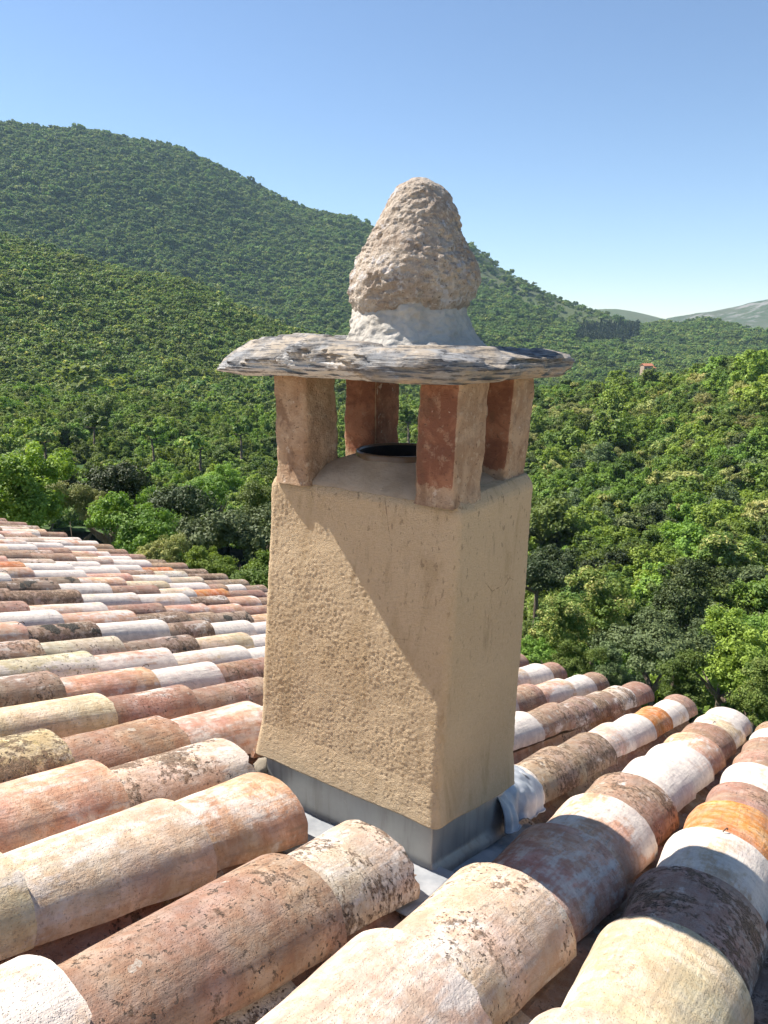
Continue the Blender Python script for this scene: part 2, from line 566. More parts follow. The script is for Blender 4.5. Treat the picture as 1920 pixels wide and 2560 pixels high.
def loft(lines, nx, nt, x0, x1, amp, nscale, seed):
    """surface through front-to-back lines of (x, y, r) noted on the view; returns grid of points"""
    X = np.linspace(x0, x1, nx)
    L = []
    for ln in lines:
        a = np.array(ln, float)
        L.append(np.stack([np.interp(X, a[:, 0], a[:, 1]), np.interp(X, a[:, 0], a[:, 2])], -1))
    L = np.array(L)                                    # line, x, (y r)
    P = np.zeros((len(lines), nx, 3))
    for i in range(len(lines)):
        for j in range(nx):
            P[i, j] = at(X[j], L[i, j, 0], L[i, j, 1])
    T = np.linspace(0, len(lines) - 1, nt)
    out = np.zeros((nx, nt, 3))
    for k, t in enumerate(T):
        i = min(int(t), len(lines) - 2); s = t - i
        p0 = P[max(i - 1, 0)]; p1 = P[i]; p2 = P[i + 1]; p3 = P[min(i + 2, len(lines) - 1)]
        m1 = (p2 - p0) * 0.5 if i > 0 else (p2 - p1)
        m2 = (p3 - p1) * 0.5 if i + 2 < len(lines) else (p2 - p1)
        out[:, k] = (2 * s**3 - 3 * s**2 + 1) * p1 + (s**3 - 2 * s**2 + s) * m1 + (-2 * s**3 + 3 * s**2) * p2 + (s**3 - s**2) * m2
    for j in range(nx):
        for k in range(nt):
            p = out[j, k]
            out[j, k, 2] += amp * fbm((p[0] / nscale + seed, p[1] / nscale, seed * 1.7), 5)
    return out


def hill_object(name, G, mat):
    nx, nt, _ = G.shape
    me = mesh_from(name, G.reshape(-1, 3), grid_faces(nx, nt), [mat])
    o = obj(name, me)
    tag(o, kind='structure')
    return o


# one ground sheet out to the horizon
rr = [0, 4, 8, 12, 17, 24, 32, 44, 58, 80, 105, 150, 200, 300, 450, 700, 1000, 1500, 3000, 9000]
na = 120
GV = []
for i in range(na):
    a = 2 * pi * i / na
    for r in rr:
        z = ground_z(r) + (min(r, 60) / 60) * 1.2 * fbm((r * sin(a) / 30, r * cos(a) / 30, 3.3), 3)
        GV.append((r * sin(a), r * cos(a), z - 1.5))
M_GROUND = mat_hill('ground_cover', (0.030, 0.055, 0.018), (0.050, 0.075, 0.026), (0.075, 0.085, 0.035), 0.08)
ground = obj('ground', mesh_from('ground', GV, grid_faces(na, len(rr), True), [M_GROUND]))
tag(ground, kind='structure')

M_MOUNT = mat_hill('mountain_scrub', (0.050, 0.092, 0.028), (0.065, 0.110, 0.034), (0.095, 0.125, 0.048), 0.012)
M_GRASS = mat_hill('dry_grass_hill', (0.080, 0.105, 0.04), (0.11, 0.12, 0.06), (0.050, 0.080, 0.030), 0.012)
M_ROCKY = mat_hill('rocky_hill', (0.050, 0.075, 0.034), (0.08, 0.092, 0.052), (0.12, 0.115, 0.09), 0.008, rock=(0.20, 0.19, 0.175))

sky_line = [(-900, 330), (-400, 290), (0, 268), (110, 276), (220, 290), (310, 306), (400, 330), (460, 358), (520, 392), (580, 420), (640, 444), (740, 466),
            (800, 496), (900, 505), (1000, 516), (1040, 540), (1065, 566), (1100, 592), (1140, 610), (1190, 637), (1240, 655), (1280, 668), (1340, 690), (1450, 730), (1800, 800), (2300, 860)]
main = [
    [(-900, 1010, 420), (0, 980, 430), (600, 960, 450), (1000, 910, 480), (1250, 845, 520), (1500, 830, 560), (2300, 900, 600)],
    [(-900, 820, 640), (0, 800, 640), (500, 790, 640), (800, 770, 650), (1000, 740, 680), (1250, 770, 700), (1500, 800, 700), (2300, 900, 700)],
    [(-900, 560, 900), (0, 540, 900), (300, 560, 900), (600, 630, 900), (900, 640, 900), (1100, 670, 900), (1300, 740, 850), (1500, 790, 800), (2300, 890, 800)],
    [(x, y + 8, 1280 - max(0, x - 600) * 0.25) for x, y in sky_line],
    [(x, y + 70, 1600) for x, y in sky_line],
]
G_MAIN = loft(main, 170, 90, -900, 2300, 7.0, 130.0, 1.3)
mo = hill_object('mountain', G_MAIN, M_MOUNT)
mo.data.materials.append(M_GRASS)
for pl in mo.data.polygons:
    q = proj(pl.center)
    if q is not None and q[0] > 985 and q[1] < 560 + (q[0] - 1000) * 0.42 + 55 + 12 * fbm((pl.center.x / 60, pl.center.y / 60, 2), 3):
        pl.material_index = 1

spur = [
    [(-900, 1170, 75), (0, 1120, 80), (600, 1170, 75), (1100, 1200, 75), (1300, 1230, 75)],
    [(-900, 960, 150), (0, 940, 150), (600, 960, 145), (1100, 1050, 140), (1300, 1120, 130)],
    [(-900, 740, 300), (0, 760, 300), (300, 790, 300), (600, 850, 290), (1100, 1000, 230), (1300, 1080, 180)],
    [(-900, 440, 560), (-300, 480, 560), (0, 522, 555), (230, 588, 540), (400, 615, 520), (550, 690, 495), (700, 748, 470), (850, 815, 430), (1000, 900, 360), (1300, 1050, 240)],
    [(-900, 560, 700), (0, 640, 680), (400, 740, 640), (700, 860, 590), (1000, 980, 450), (1300, 1100, 300)],
]
G_SPUR = loft(spur, 120, 70, -900, 1300, 2.2, 60.0, 4.1)
hill_object('valley_spur', G_SPUR, M_MOUNT)

far1 = [   # hump behind the saddle
    [(1000, 800, 1900), (1300, 720, 1900), (1500, 740, 1900), (2400, 760, 1900)],
    [(1000, 700, 2300), (1200, 676, 2300), (1290, 668, 2300), (1340, 669, 2300), (1400, 681, 2300), (1440, 692, 2300), (1600, 720, 2300), (2400, 740, 2300)],
    [(1000, 760, 2800), (1440, 740, 2800), (2400, 790, 2800)],
]
hill_object('far_hump', loft(far1, 60, 26, 1000, 2400, 5.0, 160.0, 8.2), M_GRASS)
far2 = [   # rocky hill at the right edge
    [(1300, 760, 1700), (1500, 740, 1700), (1659, 720, 1700), (2400, 700, 1700)],
    [(1300, 720, 2000), (1500, 705, 2000), (1659, 684, 2000), (2400, 610, 2000)],
    [(1300, 730, 2300), (1430, 696, 2300), (1480, 688, 2300), (1560, 672, 2300), (1620, 655, 2300), (1659, 648, 2300), (2000, 610, 2300), (2400, 590, 2300)],
    [(1300, 790, 2900), (1659, 730, 2900), (2400, 680, 2900)],
]
hill_object('rocky_hill', loft(far2, 70, 40, 1300, 2400, 9.0, 170.0, 2.9), M_ROCKY)
mid = [    # wooded hill below the saddle
    [(1050, 850, 560), (1300, 830, 520), (1659, 830, 500), (2400, 860, 500)],
    [(1050, 790, 800), (1300, 775, 800), (1659, 775, 760), (2400, 800, 700)],
    [(1050, 760, 1000), (1250, 733, 1050), (1320, 718, 1080), (1400, 708, 1120), (1470, 706, 1120), (1530, 700, 1120), (1600, 716, 1100), (1659, 728, 1080), (1800, 740, 1000), (2400, 790, 900)],
    [(1050, 830, 1300), (1400, 790, 1400), (1659, 800, 1400), (2400, 850, 1200)],
]
G_MID = loft(mid, 90, 50, 1050, 2400, 4.0, 90.0, 6.6)
hill_object('saddle_hill', G_MID, M_MOUNT)
near = [   # slope to the right of the chimney (line heights are the tree tops, the ground lies below)
    [(850, 1660, 15), (2500, 1680, 15)],
    [(850, 1440, 30), (1400, 1430, 30), (2500, 1430, 30)],
    [(850, 1230, 58), (1400, 1215, 57), (2500, 1190, 55)],
    [(850, 1030, 108), (1400, 1005, 104), (2500, 950, 96)],
    [(850, 880, 215), (1160, 848, 210), (1300, 832, 205), (1400, 826, 198), (1470, 812, 193), (1560, 786, 185), (1659, 762, 175), (2500, 700, 150)],
    [(850, 930, 300), (1659, 860, 260), (2500, 800, 230)],
]
G_NEAR = loft(near, 90, 60, 850, 2500, 0.8, 18.0, 5.5)
G_NEAR_GROUND = G_NEAR.copy()
G_NEAR_GROUND[:, :, 2] -= 4.2
hill_object('wooded_slope', G_NEAR_GROUND, M_GROUND)

# ------------------------------------------------------------------ trees
def crown_mesh(name, seed, n, leaf, mat, shape='round', clumps=46, aspect=0.55):
    """leaf quads in clumps through a crown of radius about 1 (its base near z = -0.8)"""
    r = np.random.default_rng(seed)
    if shape == 'cone':
        k = clumps
        h = r.uniform(-0.9, 1.5, k)
        rad = (1.55 - h) / 2.45 * 0.62 * r.uniform(0.55, 1.05, k)
        an = r.uniform(0, 2 * pi, k)
        C = np.stack([rad * np.cos(an), rad * np.sin(an), h], -1)
        cr = r.uniform(0.14, 0.26, k) * (1.0 - 0.3 * (h + 0.9) / 2.4)
    else:
        sz = {'round': 0.85, 'tall': 1.3, 'low': 0.6}[shape]
        nl_ = int(r.integers(5, 9))
        LC = r.normal(size=(nl_, 3)) * np.array([0.42, 0.42, 0.34 * sz])
        LC[0] = 0
        LR = r.uniform(0.32, 0.62, nl_)
        li = r.choice(nl_, clumps, p=LR**2 / (LR**2).sum())
        d = r.normal(size=(clumps, 3))
        d /= np.linalg.norm(d, axis=1)[:, None]
        d[:, 2] = np.where(d[:, 2] < -0.3, -d[:, 2], d[:, 2])
        C = LC[li] + d * (LR[li] * r.uniform(0.55, 1.12, clumps))[:, None] * np.array([1, 1, 0.5 + 0.5 * sz])
        cr = r.uniform(0.11, 0.27, clumps)
        cr[r.random(clumps) > 0.9] *= 0.6
    tone = r.uniform(0.0, 0.55, clumps)
    ci = r.integers(0, len(C), n)
    o = r.normal(size=(n, 3))
    o /= np.linalg.norm(o, axis=1)[:, None]
    rr_ = r.random(n) ** 0.40
    P = C[ci] + o * (cr[ci] * rr_)[:, None] * np.array([1, 1, 0.75])
    outw = P / (np.linalg.norm(P, axis=1)[:, None] + 1e-6)
    nr = 0.55 * o + 0.35 * outw + np.array([0, 0, 0.45]) + 0.55 * r.normal(size=(n, 3))
    nr /= np.linalg.norm(nr, axis=1)[:, None]
    t1 = np.cross(nr, r.normal(size=(n, 3)))
    t1 /= np.linalg.norm(t1, axis=1)[:, None] + 1e-9
    t2 = np.cross(nr, t1)
    s = leaf * r.uniform(0.65, 1.35, n)[:, None]
    bend = nr * s * 0.22
    V = np.stack([P - t1 * s, P + t2 * s * aspect + bend, P + t1 * s, P - t2 * s * aspect + bend], 1).reshape(-1, 3)
    F = np.arange(4 * n).reshape(n, 4)
    me = mesh_from(name, V, F, [mat], smooth=False)
    lv = np.clip(tone[ci] + r.uniform(0, 0.5, n), 0, 1).astype(np.float32)
    at_ = me.attributes.new('lv', 'FLOAT', 'FACE')
    at_.data.foreach_set('value', lv)
    return me


def tube(V, F, p0, p1, r0, r1, ns=7):
    p0, p1 = Vector(p0), Vector(p1)
    d = (p1 - p0).normalized()
    a = d.orthogonal().normalized(); b = d.cross(a)
    o = len(V)
    for p, r_ in ((p0, r0), (p1, r1)):
        for i in range(ns):
            t = 2 * pi * i / ns
            V.append(p + a * (r_ * cos(t)) + b * (r_ * sin(t)))
    for i in range(ns):
        j = (i + 1) % ns
        F.append((o + i, o + j, o + ns + j, o + ns + i))
    F.append(tuple(o + ns + i for i in range(ns)))


def trunk_mesh(name, seed, base=-2.2):
    r = random.Random(seed)
    V, F = [], []
    p = Vector((0, 0, base)); rad = 0.11
    for k in range(5):
        q = Vector((p.x + r.uniform(-.05, .05), p.y + r.uniform(-.05, .05), base + (k + 1) * (-base - 0.35) / 5))
        tube(V, F, p, q, rad, rad * 0.87)
        p = q; rad *= 0.87
    for k in range(7):
        a = 2 * pi * k / 7 + r.uniform(-.4, .4)
        m = p + Vector((cos(a) * .3, sin(a) * .3, r.uniform(.04, .12)))
        e = m + Vector((cos(a) * r.uniform(.15, .4), sin(a) * r.uniform(.15, .4), r.uniform(.03, .12)))
        tube(V, F, p, m, rad * .6, rad * .38)
        tube(V, F, m, e, rad * .38, rad * .12)
    return mesh_from(name, V, F, [M_BARK])


TR = [trunk_mesh('trunk', s) for s in (1, 2, 3)]
CR = {}
for kind, mat in (('bright', L_BRIGHT), ('mid', L_MID), ('dark', L_DARK), ('olive', L_OLIVE), ('blossom', L_YEL)):
    CR[kind, 'near'] = [crown_mesh('crown', 10 + i * 7 + len(kind), 22000, 0.032, mat, sh, 150) for i, sh in enumerate(('round', 'tall'))]
    CR[kind, 'mid'] = [crown_mesh('crown', 60 + i * 5 + len(kind), 6500, 0.055, mat, sh, 90) for i, sh in enumerate(('round', 'tall', 'round'))]


def tree(name, label, cat, P, rad, kind, lod, group=None, var=None, ground=None, fig=None):
    """P = crown centre; the trunk reaches down to the ground"""
    P = Vector(P)
    g = ground if ground is not None else ground_z(sqrt(P.x**2 + P.y**2)) - 1.0
    i = var if var is not None else random.randrange(len(CR[kind, lod]))
    e = empty(name, (P.x, P.y, g), (0, 0, random.uniform(0, 6.28)))
    tag(e, label, cat, group)
    h = max(P.z - g, 0.5)
    t_ = obj('trunk', TR[i % 3], e, (0, 0, h), None, (rad, rad, h / 2.2))
    c_ = obj('crown', CR[kind, lod][i], e, (0, 0, h - 0.15 * rad), (0, 0, random.uniform(0, 6.28)), rad * random.uniform(.95, 1.05))
    last_crown[0] = c_
    return e


last_crown = [None]
# trees below the left eave, noted one by one: x, y of the crown, its radius in the view, distance
left_trees = [
    (55, 1085, 95, 17, 'bright', 'tall', 'bright green leafy tree at the left edge, just beyond the roof eave'),
    (232, 1035, 78, 24, 'dark', 'round', 'dark rounded oak standing tallest beyond the left eave'),
    (372, 1085, 92, 26, 'dark', 'round', 'very dark broad oak between the bright tree and the grey-green tree'),
    (150, 1075, 48, 21, 'blossom', 'round', 'yellow-green tree left of the dark rounded oak'),
    (262, 1135, 82, 15, 'bright', 'round', 'fresh green bushy tree in front of the dark oaks, above the eave'),
    (505, 1160, 92, 17, 'olive', 'round', 'grey-green rounded tree left of the chimney shaft'),
    (455, 1040, 45, 48, 'bright', 'round', 'small light green tree behind the grey-green tree'),
    (350, 1200, 45, 12.5, 'blossom', 'round', 'yellow-green bush just above the eave, middle of the left side'),
    (440, 1225, 50, 12, 'bright', 'round', 'light green bush at the eave between the yellow-green bush and the fig'),
    (545, 1240, 62, 10.5, 'bright', 'round', 'bright broad-leaved bush touching the chimney shaft above the eave'),
    (570, 1090, 60, 30, 'mid', 'round', 'mid green tree half hidden behind the chimney shaft, left side'),
]
for x, y, pr, r, kind, sh, lab in left_trees:
    P = at(x, y, r)
    rad = 1.2 * pr / (FPX / DS) * (P - CAM).length
    nm = {'dark': 'oak_tree', 'olive': 'olive_toned_tree'}.get(kind, 'leafy_tree')
    if 'bush' in lab.split(' ')[1:4] or ' bush ' in lab: nm = 'bush'
    tree(nm, lab, 'bush' if nm == 'bush' else 'tree', P, rad, kind, 'near', var=0 if sh == 'round' else 1)

# the plant peeping over the right eave
P = at(1150, 1406, 7.4)
tree('eave_plant', 'small pale green leafy plant peeping over the eave right of the chimney', 'plant', P, 0.19, 'bright', 'mid', var=0)

# bushes and trees just beyond the right eave
right_near = [
    (1190, 1370, 75, 19, 'mid', 'leafy green bush right beside the chimney above the tiles'),
    (1290, 1330, 90, 24, 'mid', 'rounded mid green tree a little right of the chimney, above the tiles'),
    (1420, 1395, 95, 18, 'olive', 'grey-green bushy tree above the eave, centre of the right side'),
    (1560, 1420, 95, 20, 'bright', 'fresh green spreading tree at the lower right above the tiles'),
    (1655, 1360, 90, 26, 'bright', 'bright green tree cut off by the right edge, lowest but one'),
    (1330, 1460, 55, 14, 'olive', 'low grey-green shrub touching the eave tiles on the right'),
    (1490, 1490, 60, 13, 'mid', 'low shrub hugging the eave near the right end'),
    (1640, 1500, 70, 13, 'mid', 'dark green shrub at the right edge just above the tiles'),
    (1165, 1215, 80, 38, 'dark', 'dark green tree touching the right side of the chimney shaft halfway up'),
    (1480, 1290, 80, 33, 'dark', 'dark brownish-green tree in the hollow of the right slope'),
    (1250, 1440, 45, 13, 'mid', 'small green shrub behind the eave tiles close to the chimney'),
]
taken = []
for x, y, pr, r, kind, lab in right_near:
    P = at(x, y, r)
    rad = pr / (FPX / DS) * (P - CAM).length
    b = 'shrub' in lab or 'bush ' in lab
    tree('shrub' if b else 'leafy_tree', lab, 'shrub' if b else 'tree', P, rad, kind, 'near')
    taken.append((P.x, P.y, rad))

# the wood on the slope to the right: trees one by one
def grid_point(G, u, v):
    nx, nt, _ = G.shape
    a = u * (nx - 1); b = v * (nt - 1)
    i = min(int(a), nx - 2); j = min(int(b), nt - 2)
    s = a - i; t = b - j
    return (G[i, j] * (1 - s) * (1 - t) + G[i + 1, j] * s * (1 - t) + G[i, j + 1] * (1 - s) * t + G[i + 1, j + 1] * s * t)


labels = {
    'bright': 'fresh green broadleaf tree',
    'mid': 'mid green chestnut-like tree',
    'dark': 'dark green tree',
    'olive': 'greyish green tree',
    'blossom': 'yellow-blossomed tree',
}
UNDER_SRC = []
cnt = 0
tries = 0
rs = random.Random(21)
while cnt < 295 and tries < 60000:
    tries += 1
    u, v = rs.random(), rs.random() * 0.84
    p = grid_point(G_NEAR, u, v)
    q = proj(p)
    if q is None or not (1040 < q[0] < 1760) or q[1] > 1420:
        continue
    d = sqrt(p[0]**2 + p[1]**2)
    rad = rs.uniform(0.75, 1.25) * float(np.interp(d, [20, 60, 120, 210], [1.5, 2.0, 2.5, 3.2]))
    if any((p[0] - a)**2 + (p[1] - b)**2 < ((rad + c) * 0.80)**2 for a, b, c in taken):
        continue
    taken.append((p[0], p[1], rad))
    far = min(max((d - 60) / 120, 0), 1)
    wts = {'bright': 0.34, 'mid': 0.36, 'dark': 0.14 - 0.10 * far, 'olive': 0.10 + .08 * far, 'blossom': 0.05 + 0.55 * far}
    kind = rs.choices(list(wts), list(wts.values()))[0]
    z = p[2] - rad * 0.55 + rs.uniform(-.5, .6)
    zone = 'low on the wooded slope' if q[1] > 1180 else 'halfway up the wooded slope' if q[1] > 960 else 'along the top of the wooded slope'
    tree('woodland_tree', labels[kind] + ' ' + zone + ' right of the chimney', 'tree', (p[0], p[1], z), rad, kind, 'mid', 'trees of the wood right of the chimney', ground=p[2] - 6.0)
    if kind in ('mid', 'bright') and len(UNDER_SRC) < 5:
        UNDER_SRC.append(last_crown[0])
    cnt += 1
print('woodland trees', cnt, 'tries', tries)

# ---- far woods: one mass each, instanced on points
FAR_SRC = []
for i, (sh, x, y, r) in enumerate((('round', 95, 945, 120), ('round', 200, 915, 130), ('tall', 884, 905, 135), ('low', 1185, 930, 150))):
    me = crown_mesh('crown', 200 + i, 1300, 0.115, L_FAR, sh, 44, 0.7)
    P = at(x, y, r)
    e = empty('valley_tree', (P.x, P.y, P.z - 5))
    tag(e, ['round green tree on the valley side above the bright tree at the left edge', 'round green tree on the valley side straight above the dark rounded oak',
            'green tree showing in the gap between the far and the nearest pillar', 'low spreading green tree close right of the pillars, upper part of the slope'][i], 'tree')
    obj('trunk', TR[i % 3], e, (0, 0, 5), None, (2.4, 2.4, 2.2))
    FAR_SRC.append(obj('crown', me, e, (0, 0, 5), None, 2.4))
SPUR_SRC = []
for i, (sh, x, y, r) in enumerate((('round', 520, 930, 120), ('round', 430, 960, 110), ('low', 330, 940, 118))):
    me = crown_mesh('crown', 240 + i, 1500, 0.105, L_SPUR, sh, 48, 0.7)
    P = at(x, y, r)
    e = empty('valley_tree', (P.x, P.y, P.z - 5))
    tag(e, ['light green tree on the valley side directly left of the tall pillar', 'light green tree on the valley side above the grey-green tree', 'light green tree on the valley side above the dark oaks'][i], 'tree')
    obj('trunk', TR[i % 3], e, (0, 0, 5), None, (2.2, 2.2, 2.2))
    SPUR_SRC.append(obj('crown', me, e, (0, 0, 5), None, 2.2))
me = crown_mesh('crown', 300, 520, 0.16, L_DARK, 'cone', 60, 0.6)
P = at(1385, 727, 980)
e = empty('conifer_tree', (P.x, P.y, P.z - 5))
tag(e, 'dark pointed conifer at the right end of the far plantation', 'tree')
obj('trunk', TR[0], e, (0, 0, 4.5), None, (2.4, 2.4, 2))
CONE_SRC = [obj('crown', me, e, (0, 0, 4.5), None, 3.2)]


def scatter(name, label, cat, pts, scl, srcs, seed):
    r = np.random.default_rng(seed)
    n = len(pts)
    me = bpy.data.meshes.new(name)
    me.vertices.add(n)
    me.vertices.foreach_set('co', np.asarray(pts, np.float32).ravel())
    me.attributes.new('rot', 'FLOAT_VECTOR', 'POINT').data.foreach_set('vector', np.stack([r.uniform(-.12, .12, n), r.uniform(-.12, .12, n), r.uniform(0, 6.28, n)], -1).astype(np.float32).ravel())
    me.attributes.new('scl', 'FLOAT_VECTOR', 'POINT').data.foreach_set('vector', np.asarray(scl, np.float32).ravel())
    me.attributes.new('idx', 'INT', 'POINT').data.foreach_set('value', r.integers(0, len(srcs), n).astype(np.int32))
    ng = bpy.data.node_groups.new(name, 'GeometryNodeTree')
    ng.interface.new_socket('Geometry', in_out='INPUT', socket_type='NodeSocketGeometry')
    ng.interface.new_socket('Geometry', in_out='OUTPUT', socket_type='NodeSocketGeometry')
    N = ng.nodes
    gi, go = N.new('NodeGroupInput'), N.new('NodeGroupOutput')
    iop = N.new('GeometryNodeInstanceOnPoints')
    jn = N.new('GeometryNodeJoinGeometry')
    for s in srcs:
        oi = N.new('GeometryNodeObjectInfo')
        oi.transform_space = 'ORIGINAL'
        oi.inputs['Object'].default_value = s
        oi.inputs['As Instance'].default_value = True
        ng.links.new(oi.outputs['Geometry'], jn.inputs[0])
    def na_(nm, ty):
        a = N.new('GeometryNodeInputNamedAttribute')
        a.data_type = ty
        a.inputs['Name'].default_value = nm
        return a.outputs['Attribute']
    ng.links.new(gi.outputs[0], iop.inputs['Points'])
    ng.links.new(jn.outputs[0], iop.inputs['Instance'])
    iop.inputs['Pick Instance'].default_value = True
    ng.links.new(na_('idx', 'INT'), iop.inputs['Instance Index'])
    e2r = N.new('FunctionNodeEulerToRotation')
    ng.links.new(na_('rot', 'FLOAT_VECTOR'), e2r.inputs[0])
    ng.links.new(e2r.outputs[0], iop.inputs['Rotation'])
    ng.links.new(na_('scl', 'FLOAT_VECTOR'), iop.inputs['Scale'])
    ng.links.new(iop.outputs[0], go.inputs[0])
    o = obj(name, me)
    md = o.modifiers.new('scatter', 'NODES')
    md.node_group = ng
    tag(o, label, cat, kind='stuff')
    return o


def cover(G, n, seed, size, keep=None, tmax=0.99, margin=260, zoff=0.35):
    """points over a hill, even in area, inside the view plus a margin"""
    r = np.random.default_rng(seed)
    nx, nt, _ = G.shape
    A = np.linalg.norm(np.cross(G[1:, :-1] - G[:-1, :-1], G[:-1, 1:] - G[:-1, :-1]), axis=-1)
    A[:, int((nt - 1) * tmax):] = 0
    ctr = (G[1:, 1:] + G[:-1, :-1]) / 2 - np.array(CAM)
    zz = ctr @ np.array(fw)
    xx = 960 + FPX * (ctr @ np.array(rt)) / np.maximum(zz, 1)
    A = np.where((zz > 1) & (xx > -margin) & (xx < 1920 + margin), A, 0)
    pr = (A / A.sum()).ravel()
    c = r.choice(len(pr), n, p=pr)
    i, j = c // (nt - 1), c % (nt - 1)
    s, t = r.random(n)[:, None], r.random(n)[:, None]
    P = G[i, j] * (1 - s) * (1 - t) + G[i + 1, j] * s * (1 - t) + G[i, j + 1] * (1 - s) * t + G[i + 1, j + 1] * s * t
    d = np.linalg.norm(P[:, :2], axis=1)
    big = np.array([fbm((p[0] / 90, p[1] / 90, seed), 4) for p in P])
    k = r.random(n) < np.clip(0.95 + big * 0.7, 0.12, 1.0)
    if keep is not None:
        k &= np.array([keep(p, r) for p in P])
    P, d = P[k], d[k]
    sc = np.interp(d, size[0], size[1]) * r.lognormal(0, 0.30, len(P))
    P = P.copy()
    P[:, 2] += sc * zoff
    SC = np.stack([sc * r.uniform(.85, 1.2, len(P)), sc * r.uniform(.85, 1.2, len(P)), sc * r.uniform(.8, 1.2, len(P))], -1)
    return P, SC


def in_plant(p, r):
    q = proj(p)
    return q is not None and 1243 + (735 - q[1]) * 0.4 < q[0] < 1378 + (735 - q[1]) * .1 and 705 < q[1] < 742


def grassy(p, r):
    q = proj(p)
    if q is None: return False
    x, y = q
    if in_plant(p, r): return False
    # open pasture on the far right shoulder of the mountain
    if x > 990 and y < 560 + (x - 1000) * 0.42 + 45:
        return r.random() < 0.10
    return True


p1, s1 = cover(G_MAIN, 56000, 31, ([400, 700, 1300], [3.0, 3.4, 4.0]), grassy, tmax=0.80)
scatter('mountain_wood', 'dense dark green wood covering the big mountainside on the left', 'forest', p1, s1, FAR_SRC, 1)
p2, s2 = cover(G_SPUR, 26000, 32, ([70, 150, 300, 560], [1.6, 1.8, 2.1, 2.4]), None, tmax=0.86)
dn = np.linalg.norm(p2[:, :2], axis=1) < 210
scatter('spur_wood', 'lighter green wood covering the nearer valley side behind the left of the chimney', 'forest', p2[~dn], s2[~dn], SPUR_SRC + FAR_SRC[:1], 2)
scatter('valley_wood', 'leafy wood at the foot of the valley side, just above the trees at the left eave', 'forest', p2[dn], s2[dn] * 0.95, UNDER_SRC, 6)
p3, s3 = cover(G_MID, 15000, 33, ([500, 1100], [2.6, 3.6]), lambda p, r: not in_plant(p, r), tmax=0.8)
scatter('saddle_wood', 'hazy green wood on the low hill under the saddle, right of the cap', 'forest', p3, s3, FAR_SRC, 3)
p4, s4 = cover(G_NEAR_GROUND, 3600, 34, ([15, 60, 200], [0.9, 1.6, 2.2]), None, tmax=0.9, zoff=0.45)
scatter('undergrowth', 'green undergrowth filling the gaps between the trees of the right slope', 'undergrowth', p4, s4, UNDER_SRC, 4)


p5, s5 = cover(G_MAIN, 90000, 35, ([500, 1100], [3.0, 3.4]), in_plant, tmax=0.8)
p6, s6 = cover(G_MID, 40000, 36, ([500, 1100], [3.0, 3.4]), in_plant, tmax=0.8)
k5 = np.random.default_rng(5).permutation(len(p5))[:900]
k6 = np.random.default_rng(6).permutation(len(p6))[:350]

p5, s5 = np.vstack([p5[k5], p6[k6]]), np.vstack([s5[k5], s6[k6]])
kk = (np.linalg.norm(p5[:, :2], axis=1) > 700) & (s5[:, 2] < 4.2)
p5, s5 = p5[kk], s5[kk]
scatter('conifer_plantation', 'dark blue-green block of conifers on the far hill right of the cap', 'forest', p5, s5 * np.array([0.85, 0.85, 1.25]), CONE_SRC, 5)

# far farmhouse
def box(V, F, x0, x1, y0, y1, z0, z1):
    o = len(V)
    V += [(x0, y0, z0), (x1, y0, z0), (x1, y1, z0), (x0, y1, z0), (x0, y0, z1), (x1, y0, z1), (x1, y1, z1), (x0, y1, z1)]
    F += [(o, o+3, o+2, o+1), (o+4, o+5, o+6, o+7), (o, o+1, o+5, o+4), (o+1, o+2, o+6, o+5), (o+2, o+3, o+7, o+6), (o+3, o, o+4, o+7)]


M_FROOF = mat_simple('far_roof_tiles', (0.42, 0.16, 0.09), (0.50, 0.22, 0.13), 2, 0.9, 0.1, 0)
M_FWALL = mat_simple('far_stone_wall', (0.36, 0.27, 0.20), (0.44, 0.34, 0.26), 1.2, 0.95, 0.1, 0)
M_FWIN = mat_simple('far_window', (0.03, 0.03, 0.035), (0.05, 0.05, 0.055), 3, 0.4, 0.4, 0)
P = at(1397, 792, 420)
fh = empty('farmhouse', (P.x, P.y, P.z - 1.8), (0, 0, 0.25), 0.9)
tag(fh, 'small stone farmhouse with red tiled roof among trees on the far hillside', 'house')
V, F = [], []
box(V, F, -2.9, 2.9, -2, 2, -3, 2.5)
obj('wall', mesh_from('wall', V, F, [M_FWALL], False), fh)
V = [(-3.2, -2.4, 2.35), (3.2, -2.4, 2.35), (3.2, 0, 3.6), (-3.2, 0, 3.6), (3.2, 2.4, 2.35), (-3.2, 2.4, 2.35),
     (-3.2, -2.4, 2.6), (3.2, -2.4, 2.6), (3.2, 0, 3.9), (-3.2, 0, 3.9), (3.2, 2.4, 2.6), (-3.2, 2.4, 2.6)]
F = [(6, 7, 8, 9), (9, 8, 10, 11), (0, 3, 2, 1), (3, 5, 4, 2), (0, 1, 7, 6), (4, 5, 11, 10), (1, 2, 8, 7), (2, 4, 10, 8), (0, 6, 9, 3), (3, 9, 11, 5)]
obj('roof', mesh_from('roof', V, F, [M_FROOF], False), fh)
for wx in (-1.8, 0.1, 1.8):
    V, F = [], []
    box(V, F, wx - .35, wx + .35, -2.05, -1.98, 0.7, 1.8)
    obj('window', mesh_from('window', V, F, [M_FWIN], False), fh)
V, F = [], []
box(V, F, 2.95, 5.2, -1.5, 1.8, -3, 1.0)
obj('annex', mesh_from('annex', V, F, [M_FWALL], False), fh)
V = [(2.9, -1.9, 1.02), (5.5, -1.9, 1.02), (5.5, 2, 1.9), (2.9, 2, 1.9), (2.9, -1.9, 1.25), (5.5, -1.9, 1.25), (5.5, 2, 2.1), (2.9, 2, 2.1)]
F = [(0, 3, 2, 1), (4, 5, 6, 7), (0, 1, 5, 4), (1, 2, 6, 5), (2, 3, 7, 6), (3, 0, 4, 7)]
